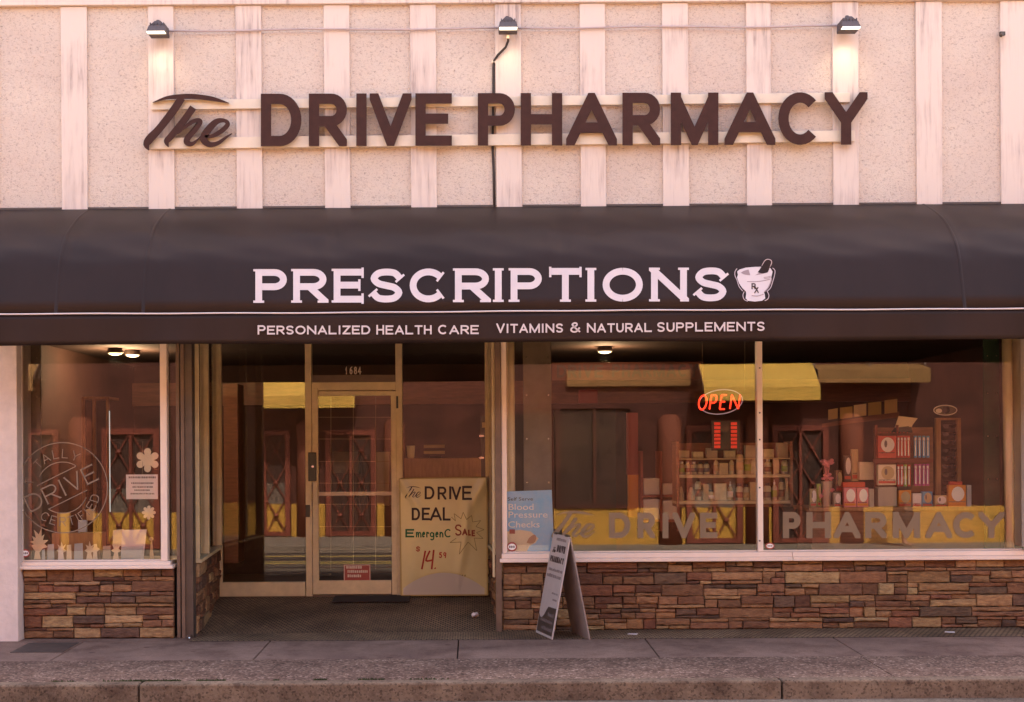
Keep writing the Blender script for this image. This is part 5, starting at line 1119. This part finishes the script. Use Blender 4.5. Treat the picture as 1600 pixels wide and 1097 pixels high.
for i in range(9):
    py = 666+i*12.6
    g_ = thing('sunglasses', f'dark sunglasses on the wooden stand, {["first","second","third","fourth","fifth","sixth","seventh","eighth","ninth"][i]} row from the top', 'sunglasses', P(1483.5, py, YS-0.02), 'sunglasses on the stand')
    m = MB()
    for cx in (1478, 1489.5): m.prism(ell(cx, py, 4.6, 3.5, 16), plane_fn, YS-0.03, YS-0.02)
    m.build('lens', 'lens', g_)
    m = MB(); m.tube([P(1473, py-2.4, YS-0.02), P(1483.5, py-2.9, YS-0.034), P(1494, py-2.4, YS-0.02)], 0.005, 6); m.tube([P(1473, py-2, YS-0.02), P(1473, py-1.5, YS+0.055)], 0.004, 5); m.tube([P(1494, py-2, YS-0.02), P(1494, py-1.5, YS+0.055)], 0.004, 5); m.tube([P(1491, py-2, YS-0.034), P(1492.5, py-1, YS-0.034)], 0.006, 5); m.build('glasses_frame', 'chrome' if i in (1, 2, 4, 5) else 'lens', g_)
# papers hung above the counter
for i, (a, b, c, d) in enumerate(((1294, 1309, 639, 655), (1312.5, 1332, 636, 653.5), (1334, 1353.5, 632, 650.5), (1356.5, 1377, 628.5, 648.5), (1382, 1402, 624.5, 645.5))):
    card('price_card', a, b, c, d, 2.6, 'creampaper' if i in (0, 4) else 'palepaper' if i == 2 else 'goldedge', f'square {["bright yellow","dull tan","pale tan","olive tan","bright yellow larger"][i]} card in the rising row of five, {on[i]} from the left', 'card', 'row of square cards', skew=1.2)
m = MB(); m.prism([(1284, 662), (1405, 643), (1405, 652), (1284, 668)], plane_fn, 2.62, 2.68); m.build('card_rail', 'wood', bld)
m = MB(); m.prism([(1398, 668), (1404, 650), (1434, 653.5), (1426, 664), (1423, 671), (1420, 666)], plane_fn, YC+0.2, YC+0.204); o = m.build('tilted_note', 'palepaper'); tag(o, 'tilted cream note sticking up above the red toothbrush packs', 'note')
m = MB(); m.prism([(1392, 676), (1398, 668), (1424, 667), (1426, 676)], plane_fn, YC+0.19, YC+0.25); o = m.build('rack_topper', 'black', rkd)
bq = thing('flower_display', 'pink blossoms in a tall grey vase inside the window left of the counter', 'flowers', P(1292, 792, YC+0.2))
q = random.Random(2); m = MB()
b = P(1292, 792, YC+0.2); kk = (YC+0.2-CY)/F
m.lathe(b, [(7*kk, 0), (6*kk, 0.03), (8*kk, 30*kk), (9*kk, 40*kk)], 12); m.build('vase', 'greycard', bq)
for i, (px, py, r_) in enumerate(((1288, 722, 6), (1297, 721, 6), (1292, 727, 5.5), (1293, 744, 6), (1287, 747, 4), (1298, 748, 4), (1300, 766, 4), (1283, 775, 3.5))):
    m = MB(); c_ = P(px, py, YC+0.15)
    for j in range(7):
        o_ = Vector((q.uniform(-1, 1), q.uniform(-1, 1), q.uniform(-1, 1)))*r_*kk*0.55; m.lathe(c_+o_-Vector((0,0,r_*kk*.4)), [(r_*kk*.2, 0), (r_*kk*.55, r_*kk*.25), (r_*kk*.6, r_*kk*.5), (r_*kk*.2, r_*kk*.8)], 7)
    m.tube([c_, b+Vector((0, 0, 38*kk))], 0.004, 5); m.build('blossom', 'ppink', bq, smooth=True)
# added board imitating the twice-reflected shop sign near the window top
hb = thing('reflection_board', 'made-up brown board high inside the big window imitating the reflected shop sign lettering', 'sign', P(980, 596, 4.0))
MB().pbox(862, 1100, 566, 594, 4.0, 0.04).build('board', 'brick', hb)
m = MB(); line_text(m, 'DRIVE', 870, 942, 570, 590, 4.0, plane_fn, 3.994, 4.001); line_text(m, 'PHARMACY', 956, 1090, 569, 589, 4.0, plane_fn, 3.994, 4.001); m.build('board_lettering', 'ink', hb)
# poster and stickers on the big window
bp_ = thing('health_poster', 'sky blue poster about blood pressure checks leaning inside the lower left of the big window', 'poster', P(825, 862, FR+0.06))
YB = FR+0.05
m = MB(); m.prism([(791.8, 768), (862, 765.5), (866, 861.5), (791.8, 862)], plane_fn, YB, YB+0.004); m.build('sheet', 'poster', bp_)
z8 = lambda x: 780+x/9.14; y8 = lambda y: 755+y/9.14
small_text('poster_lettering', 'Self Serve', z8(118), y8(250), 5.2, YB-0.0012, 'ink', bp_, 39.5)
for s_, by, wd_ in (('Blood', 383, 39), ('Pressure', 494, 61), ('Checks', 634, 49)):
    o = small_text('poster_lettering', s_, z8(122), y8(by), 9.6, YB-0.0012, 'posterwhite', bp_, wd_)
m = MB(); m.prism([(z8(x), y8(y)) for x, y in ((110, 985), (110, 690), (300, 665), (450, 690), (560, 790), (520, 850), (430, 900), (390, 985))], plane_fn, YB-0.0008, YB+.001); m.build('hand_picture', 'palepaper', bp_)
m = MB(); m.prism(spline([(z8(x), y8(y)) for x, y in ((390, 850), (430, 780), (500, 735), (530, 780), (500, 850), (440, 865), (390, 850))], 4)[:-1], plane_fn, YB-0.0014, YB+.001); m.build('fingertip_picture', 'skin', bp_)
m = MB(); m.pbox(z8(145), z8(225), y8(660), y8(722), YB-0.0018, .001); m.build('red_tag', 'stickerred', bp_)
def oval(px, py, rx, ry, Yo, label, grp='oval stickers on the glass'):
    t = thing('oval_sticker', label, 'sticker', P(px, py+ry, Yo), grp)
    m = MB(); m.prism(ell(px, py, rx, ry), plane_fn, Yo, Yo+0.0015); m.build('sticker_disc', 'stickerred', t); m = MB(); m.prism(ell(px, py, rx*0.76, ry*0.66), plane_fn, Yo-0.0012, Yo+.0003); m.build('sticker_centre', 'posterwhite', t)
    m = MB(); 
    for i in range(3): m.prism(ell(px-rx*0.4+i*rx*0.4, py, rx*0.16, ry*0.3, 10), plane_fn, Yo-0.002, Yo); 
    m.build('sticker_mark', 'inkgrey', t)
oval(799.8, 854.5, 8, 7.5, FR+0.0175, 'round red rimmed sticker over the lower left corner of the blue poster')
oval(1203, 853, 7.2, 5.2, FR+0.0175, 'oval red rimmed sticker low on the glass right of the mullion'); oval(39.5, 864.5, 7.2, 6.5, FL+0.0175, 'oval red rimmed sticker in the lower left corner of the left window')
# left window displays
nt_ = thing('window_notice', 'white printed notice hung in the left window below a paper flower', 'notice', P(222, 780, FL+0.05)); YN = FL+0.05
MB().pbox(197, 246.5, 741.5, 780, YN, 0.003).build('sheet', 'paper', nt_)
m = MB(); q = random.Random(6)
for py, x0, x1, h in ((746, 201, 243, 3), (755, 205, 239, 2.3), (761, 207, 238, 2.3), (766, 210, 234, 2.3), (771.5, 204, 240, 2.3)):
    x = x0
    while x < x1: w_ = q.uniform(1, 2.4); m.pbox(x, x+w_, py-h/2, py+h/2, YN-0.0008, .001); x += w_+q.uniform(0.4, 0.9)
m.build('notice_print', 'inkgrey', nt_)
def flower(px, py, r, n, mt, Yf, lab, inner=0.5):
    m = MB(); pts = []
    for i in range(n*8):
        a = 2*math.pi*i/(n*8); rr_ = r*(inner+(1-inner)*abs(math.cos(n*a/2+math.pi/2*0))**0.6); pts.append((px+rr_*math.sin(a), py-rr_*math.cos(a)))
    m.prism(pts, plane_fn, Yf, Yf+0.004); o = m.build('paper_flower', mt); return tag(o, lab, 'paper flower')
flower(230.5, 719, 19, 6, 'palepaper', FL+0.06, 'large six petal cream paper flower hung in the left window'); flower(232.5, 801, 11, 8, 'palepaper', FL+0.06, 'small many petal cream paper flower below the white notice', 0.6)
m = MB(); m.tube([P(223, 690, FL+0.07), P(222.5, 742, FL+0.055)], 0.0015, 5); o = m.build('hanging_thread', 'grid'); tag(o, 'thin thread holding the paper flower in the left window', 'thread')
# coral and figure cut outs standing on the platform
def cutout(name, pts, Yf, mt, lab, cat): m = MB(); m.prism(pts, plane_fn, Yf, Yf+0.012); o = m.build(name, mt); return tag(o, lab, cat)
l5 = lambda pts: [(20+x/4.569, 660+y/4.569) for x, y in pts]
cutout('coral_cutout', l5([(150,978),(160,920),(130,880),(150,870),(122,850),(150,845),(135,810),(165,825),(150,765),(185,800),(205,755),(205,815),(225,800),(215,840),(255,840),(225,868),(250,890),(215,900),(190,930),(200,978)]), FL+0.10, 'palepaper', 'branching cream coral cutout at the left of the window display', 'cutout')
for i, (a, b, t_, mt, lab) in enumerate(((205, 232, 905, 'bluecard', 'small pale blue standing card right of the coral cutout'), (245, 296, 868, 'bluecard', 'wider pale blue standing card left of the white cards'), (322, 362, 890, 'paper', 'white standing card in the left window display'), (382, 420, 872, 'palepaper', 'narrow cream standing card in the left window display'), (436, 502, 862, 'bluecard', 'pale blue printed card in the middle of the left window display'), (640, 700, 880, 'greycard', 'grey standing card between the cream cutout and the white papers'), (770, 935, 884, 'bluecard', 'wide pale blue card in front of the white paper stand'))):
    p_ = l5([(a, 984), (b, 984), (b-3, t_), (a+4, t_+4)]); m = MB(); m.prism(p_, plane_fn, FL+0.09+0.008*(i % 3), FL+0.096+0.008*(i % 3)); o = m.build('display_card', mt); tag(o, lab, 'card')
for i, (x, t_, lab) in enumerate(((345, 850, 'cream star shaped cutout among the standing cards'), (545, 845, 'cream branching cutout left of the figure cutout'), (735, 862, 'cream cutout in front of the paper stand'))):
    cutout('star_cutout', l5([(x-22,980),(x-12,930),(x-34,915),(x-14,900),(x-26,872),(x-4,884),(x+2,t_),(x+14,884),(x+34,870),(x+20,902),(x+40,918),(x+14,930),(x+24,980)]), FL+0.13, 'palepaper', lab, 'cutout')
cutout('figure_cutout', l5([(568,984),(575,930),(558,905),(575,890),(580,868),(600,868),(604,892),(622,905),(600,925),(606,984)]), FL+0.115, 'palepaper', 'small cream figure cutout in the left window display', 'cutout')
for (a, b, c, d, mt, Yf, lab) in ((316, 410, 645, 788, 'goldedge', FL+0.3, 'olive green book standing behind the round stamp lettering'), (466, 528, 698, 792, 'bluecard', FL+0.28, 'small pale printed card next to the olive book'), (480, 580, 784, 830, 'goldedge', FL+0.25, 'low olive card below the small printed card'), (525, 585, 620, 700, 'creampaper', FL+0.34, 'tan card behind the lower right of the round stamp')):
    p_ = l5([(a, d), (b, d), (b, c), (a, c)]); o = MB(); x0, x1 = P(*p_[0], Yf).x, P(*p_[1], Yf).x; o.box(x0, x1, Yf, Yf+0.03, P(*p_[0], Yf).z, P(*p_[2], Yf).z); o = o.build('display_book', mt, bevel=0.002); tag(o, lab, 'book')
ps = thing('paper_stand', 'white papers propped on a stand at the right of the left window', 'paper stand', P(205, 872, FL+0.2))
m = MB(); m.prism(l5([(712, 880), (716, 770), (790, 762), (790, 884)]), plane_fn, FL+0.17, FL+0.173); m.build('rear_sheet', 'palepaper', ps); m = MB(); m.prism(l5([(770, 984), (780, 768), (956, 764), (932, 984)]), plane_fn, FL+0.155, FL+0.159); m.build('front_sheet', 'paper', ps)
m = MB(); m.prism(l5([(975, 984), (985, 845), (995, 845), (1008, 984)]), plane_fn, FL+0.15, FL+0.16); m.prism(ell(*l5([(988, 832)])[0], 3.5, 3), plane_fn, FL+0.148, FL+0.16); o = m.build('pin_cutout', 'creampaper'); tag(o, 'slim cream pin shaped cutout beside the right window frame', 'cutout')
# steps for the raised books (a riser block)
MB().box(PX(85, 832, FL+0.3), PX(160, 832, FL+0.3), FL+0.22, FL+0.42, zgl-0.004, PZ(100, 832.5, FL+0.3)).build('display_riser', 'tanwood', bld)
# glass cabinet and lit tube behind
cb = thing('glass_cabinet', 'tall narrow glass cabinet with brown frame behind the left window', 'cabinet', P(148, 800, 2.2))
m = MB()
for px in (128, 145, 166): m.pbox(px, px+4, 623, 850, 2.2, 0.04)
m.pbox(128, 170, 620, 624, 2.2, 0.4); m.build('cabinet_frame', 'tanwood', cb)
MB().pbox(132, 166, 624, 850, 2.5, 0.02).build('cabinet_back', 'black', cb)
m = MB(); m.tube([P(171, 642, 1.6), P(172, 800, 1.6)], 0.0048, 8); o = m.build('light_tube', 'strip', smooth=True); tag(o, 'thin bright vertical tube light glowing in the left window', 'light')
# things behind the entry glass
bx('counter_block', 632, 757, 716, 800, 4.2, 0.5, 'tanwood', 'tan counter front seen through the glass above the yellow sale sheet', 'counter')
m = MB(); b = P(642, 716, 4.4); m.lathe(b, [(0.03, 0), (0.042, 0.01), (0.05, 0.15)], 12); o = m.build('paper_cup', 'palepaper', smooth=True); tag(o, 'cream cup standing on the inner counter right of the door', 'cup')
t = thing('till', 'dark card terminal with chrome trim on the inner counter above the sale sheet', 'till', P(680, 716, 4.4)); b = P(680, 742, 4.3)
m = MB(); m.hexa([(b.x-.12,4.25,b.z),(b.x+.12,4.25,b.z),(b.x+.12,4.5,b.z),(b.x-.12,4.5,b.z),(b.x-.07,4.28,b.z+.2),(b.x+.07,4.28,b.z+.2),(b.x+.07,4.42,b.z+.23),(b.x-.07,4.42,b.z+.23)]); m.build('till_body', 'black', t, bevel=0.01); MB().box(b.x-.03, b.x+.02, 4.23, 4.26, b.z+.06, b.z+.16).build('till_trim', 'chrome', t, bevel=0.006)
for py, lab in ((697.5, 'upper cream label strip on the back wall above the till'), (707, 'lower cream label strip on the back wall above the till')): bx('label_strip', 662, 695, py-2.4, py+2.4, 5.9, 0.02, 'creampaper', lab, 'label', None, 0.001)
t = thing('wall_shelf', 'dark cabinet with chrome fittings beside the right end of the entry glass', 'shelf', P(760, 800, 2.9))
MB().pbox(752, 766, 650, 880, 2.9, 0.3).build('cabinet', 'black', t); MB().pbox(753, 768, 660, 668, 2.88, 0.02).build('label', 'creampaper', t)
for py in (679.5, 714): MB().pbox(749, 756, py, py+3, 2.86, 0.03).build('knob', 'chrome', t)
m = MB(); m.pbox(600, 612, 700, 720, 3.2, 0.1); 
bx('inner_shelf_box', 520, 560, 706, 740, 4.6, 0.3, 'greyp', 'grey brown box hung behind the door glass', 'box'); bx('inner_shelf_box', 588, 608, 706, 790, 4.4, 0.3, 'greycard', 'pale tall carton behind the right side of the door glass', 'box')
bx('inner_cabinet', 350, 372, 600, 880, 3.6, 0.4, 'wood', 'brown wooden cabinet behind the left entry panel', 'cabinet')
# ================================================================ ACROSS THE STREET (seen in the glass)
OY = -16.5
def XR(px): return (px-CX0)*(CY*-1+0.9+16.5)/F
def ZR(py): return CZ+(HY-py)*(11.8+0.9+16.5)/F
ob = thing('opposite_building', 'red brown building across the street with yellow base and lattice gates', 'building', (0, OY-3, -0.42))
MB().box(-26, 26, OY-8, OY, -0.6, 7.0).build('facade', 'brick', ob)
MB().box(-26.2, 26.2, OY, OY+0.12, 6.6, 7.1).build('cornice', 'taupe', ob)
wins = [-16.2, -14.1, -9.3, -7.2, -5.0, -2.95, 5.15, 7.0, 12.0, 14.0, 17.5]
dado = []
edges = sorted(wins); x = -26
for wx in edges:
    dado += [(x, 0.4), (1.70, wx-0.62)] if x < 0.4 < wx else [(x, wx-0.62)]; x = wx+0.62
dado.append((x, 26))
for a, b in dado:
    if b-a > 0.05: MB().box(a, b, OY, OY+0.04, -0.42, 0.36).build('yellow_base', 'yellowp', ob)
for wx in wins:
    fr = MB(); z0_, z1_ = -0.40, 2.12
    fr.box(wx-0.6, wx-0.48, OY, OY+0.10, z0_, z1_); fr.box(wx+0.48, wx+0.6, OY, OY+0.10, z0_, z1_); fr.box(wx-0.48, wx+0.48, OY, OY+0.10, z1_-0.12, z1_); fr.box(wx-0.48, wx+0.48, OY, OY+0.10, z0_, z0_+0.1); fr.box(wx-0.03, wx+0.03, OY+.01, OY+0.09, z0_+.1, z1_-.12)
    f_ = fr.build('gate_frame', 'redframe', ob)
    lo_ = 0.86 if wx not in (7.0, -9.3, -2.95, 14.0) else z0_+0.1
    MB().box(wx-0.48, wx+0.48, OY-0.0, OY+0.02, lo_, z1_-0.12).build('pane', 'gateback', f_)
    if lo_ > 0.5: MB().box(wx-0.48, wx+0.48, OY, OY+0.02, 0.36, 0.86).build('pale_panel', 'greyp', f_); MB().box(wx-0.48, wx+0.48, OY, OY+0.022, z0_+0.1, 0.36).build('yellow_panel', 'yellowp', f_)
    m = MB()
    for k_ in range(3):
        zz0_ = z0_+0.1+k_*0.77; zz1_ = zz0_+0.77
        for s_ in (-1, 1):
            xa, xb = (wx-0.48, wx-0.03) if s_ < 0 else (wx+0.03, wx+0.48)
            m.bar((xa, OY+0.06, zz0_), (xb, OY+0.06, zz1_), 0.025); m.bar((xa, OY+0.062, zz1_), (xb, OY+0.062, zz0_), 0.025)
            m.lathe(((xa+xb)/2, OY+0.06, (zz0_+zz1_)/2-0.05), [(0.03, 0), (0.07, 0.05), (0.03, 0.1)], 8)
    m.build('lattice', 'redframe', f_)
for px_ in (6.12-0.05, -4.0, -8.25, -15.15, 13.0, -1.9, 4.2, 8.1):
    m = MB(); m.tube([(px_, OY+0.05, -0.42), (px_, OY+0.05, 2.25), (px_, OY+0.05, 2.36)], [0.25, 0.25, 0.14], 16); m.build('pilaster', 'pilaster', ob, smooth=True)
sw_ = MB(); sw_.box(1.75, 1.85, OY, OY+0.08, 0.36, 2.6); sw_.box(3.35, 3.45, OY, OY+0.08, 0.36, 2.6); sw_.box(1.85, 3.35, OY, OY+0.08, 2.5, 2.6); sw_.box(1.85, 3.35, OY, OY+0.08, 0.36, 0.44); sw_.box(2.55, 2.62, OY, OY+0.07, 0.44, 2.5)
sw_ = sw_.build('shop_window', 'brick', ob); MB().box(1.85, 3.35, OY, OY+0.02, 0.44, 2.5).build('pane', 'gateback', sw_)
MB().box(0.45, 1.65, OY, OY+0.03, -0.42, 2.4).build('dark_doorway', 'gateback', ob)
for x_ in (-22, -18.5, -12, -8.5, -5, -1.5, 2, 5.5, 9, 12.5, 16, 20):
    u_ = MB(); u_.box(x_-0.7, x_-0.6, OY, OY+0.09, 4.2, 5.8); u_.box(x_+0.6, x_+0.7, OY, OY+0.09, 4.2, 5.8); u_.box(x_-0.6, x_+0.6, OY, OY+0.09, 5.7, 5.8); u_.box(x_-0.6, x_+0.6, OY, OY+0.09, 4.2, 4.3); u_ = u_.build('upper_window', 'taupe', ob); MB().box(x_-0.6, x_+0.6, OY, OY+0.03, 4.3, 5.7).build('pane', 'darkglass', u_)
MB().box(XR(885), XR(1085)-0.1, OY, OY+0.10, 2.98, 3.32).build('fascia', 'taupe', ob)
def oawn(x0, x1, mt, label, zb_=2.62, zt_=3.75, out=1.1):
    t = thing('street_awning', label, 'awning', ((x0+x1)/2, OY, zb_))
    m = MB(); m.add([(x0,OY,zt_),(x1,OY,zt_),(x1,OY+out,zb_+0.28),(x0,OY+out,zb_+0.28),(x0,OY+out,zb_),(x1,OY+out,zb_)], [(0,3,2,1),(3,4,5,2)]); c_ = m.build('canopy', mt, t); c_.modifiers.new('solid', 'SOLIDIFY').thickness = 0.006
    m = MB()
    for xx in (x0, (x0+x1)/2, x1):
        m.bar((xx, OY, zb_+0.25), (xx, OY+out-.01, zb_+0.25), 0.035); m.bar((xx, OY, zt_-0.03), (xx, OY+out-.02, zb_+0.27), 0.035); m.bar((xx, OY, zb_+0.85), (xx, OY+out*0.55, zb_+0.27), 0.03); m.bar((xx, OY+out*0.3, zb_+0.25), (xx, OY+out*0.35, zb_+0.85), 0.03)
    m.build('bracket', 'bronze2', t)
oawn(XR(1087), XR(1262), 'yellow', 'yellow awning across the street over the lattice gates, right one'); oawn(-5.3, -2.75, 'yellow', 'yellow awning across the street over the lattice gates, left one'); oawn(XR(1268), XR(1440), 'taupe', 'brown awning across the street next to the yellow one', 3.0, 3.42, 0.6); oawn(-15.6, -9.0, 'taupe', 'wide brown awning across the street at the far left', 2.9, 3.8, 0.8)
# pedestrian across the street
def person(loc, face):
    bm = bmesh.new(); J = {}
    S = dict(pel=(0,0,.92,.15), ch=(0,.0,1.2,.15), nk=(0,.0,1.38,.07), hd0=(0,.01,1.46,.07), hd1=(0,.02,1.56,.098), hd2=(0,.01,1.64,.075),
      hl=(.09,0,.88,.115), kl=(.10,.03,.48,.068), al=(.10,-.02,.08,.042), tl=(.105,.13,.03,.032), hr=(-.09,0,.88,.115), kr=(-.10,.06,.48,.068), ar=(-.10,.05,.08,.042), tr=(-.105,.20,.03,.032),
      sl=(.17,0,1.31,.07), el=(.22,-.03,1.06,.045), wl=(.23,.08,.84,.032), fl=(.23,.12,.76,.03), sr=(-.17,0,1.31,.07), er=(-.22,-.03,1.06,.045), wr=(-.23,.08,.84,.032), fr=(-.23,.12,.76,.03))
    names = list(S); idx = {n_: i for i, n_ in enumerate(names)}
    ed = [('pel','ch'),('ch','nk'),('nk','hd0'),('hd0','hd1'),('hd1','hd2'),('pel','hl'),('hl','kl'),('kl','al'),('al','tl'),('pel','hr'),('hr','kr'),('kr','ar'),('ar','tr'),('ch','sl'),('sl','el'),('el','wl'),('wl','fl'),('ch','sr'),('sr','er'),('er','wr'),('wr','fr')]
    me = bpy.data.meshes.new('body'); me.from_pydata([S[n_][:3] for n_ in names], [(idx[a], idx[b]) for a, b in ed], [])
    t = thing('person', 'person in a black top and dark patterned skirt walking across the street', 'person', loc); t.rotation_euler = (0, 0, face)
    o = bpy.data.objects.new('body', me); COL.objects.link(o); o.parent = t; me.materials.append(M['skin'])
    o.modifiers.new('skin', 'SKIN'); o.modifiers.new('sub', 'SUBSURF').levels = 1
    sv = me.skin_vertices[0].data
    for n_ in names: sv[idx[n_]].radius = (S[n_][3], S[n_][3]*(0.75 if n_ in ('pel', 'ch') else 1))
    sv[0].use_root = True
    ORG[t.name] = Vector((0, 0, 0))
    MB().lathe((0,0,.86), [(.165,0),(.17,.1),(.16,.25),(.19,.42),(.14,.5),(.08,.53)], 18).build('top', 'blackcloth', t, smooth=True)
    MB().lathe((0,0,.45), [(.23,0),(.21,.2),(.185,.44),(.16,.5)], 20).build('skirt', 'skirt', t, smooth=True)
    for s_ in ('l', 'r'): MB().tube([S['s'+s_][:3], S['e'+s_][:3], S['w'+s_][:3]], [.082, .058, .045], 10).build('sleeve', 'blackcloth', t, smooth=True)
    MB().lathe((0,-.015,1.44), [(.075,0),(.115,.08),(.118,.17),(.09,.235),(.03,.26)], 14).build('hair', 'hair', t, smooth=True)
person((8.9, -15.5, -0.42), math.radians(-60))
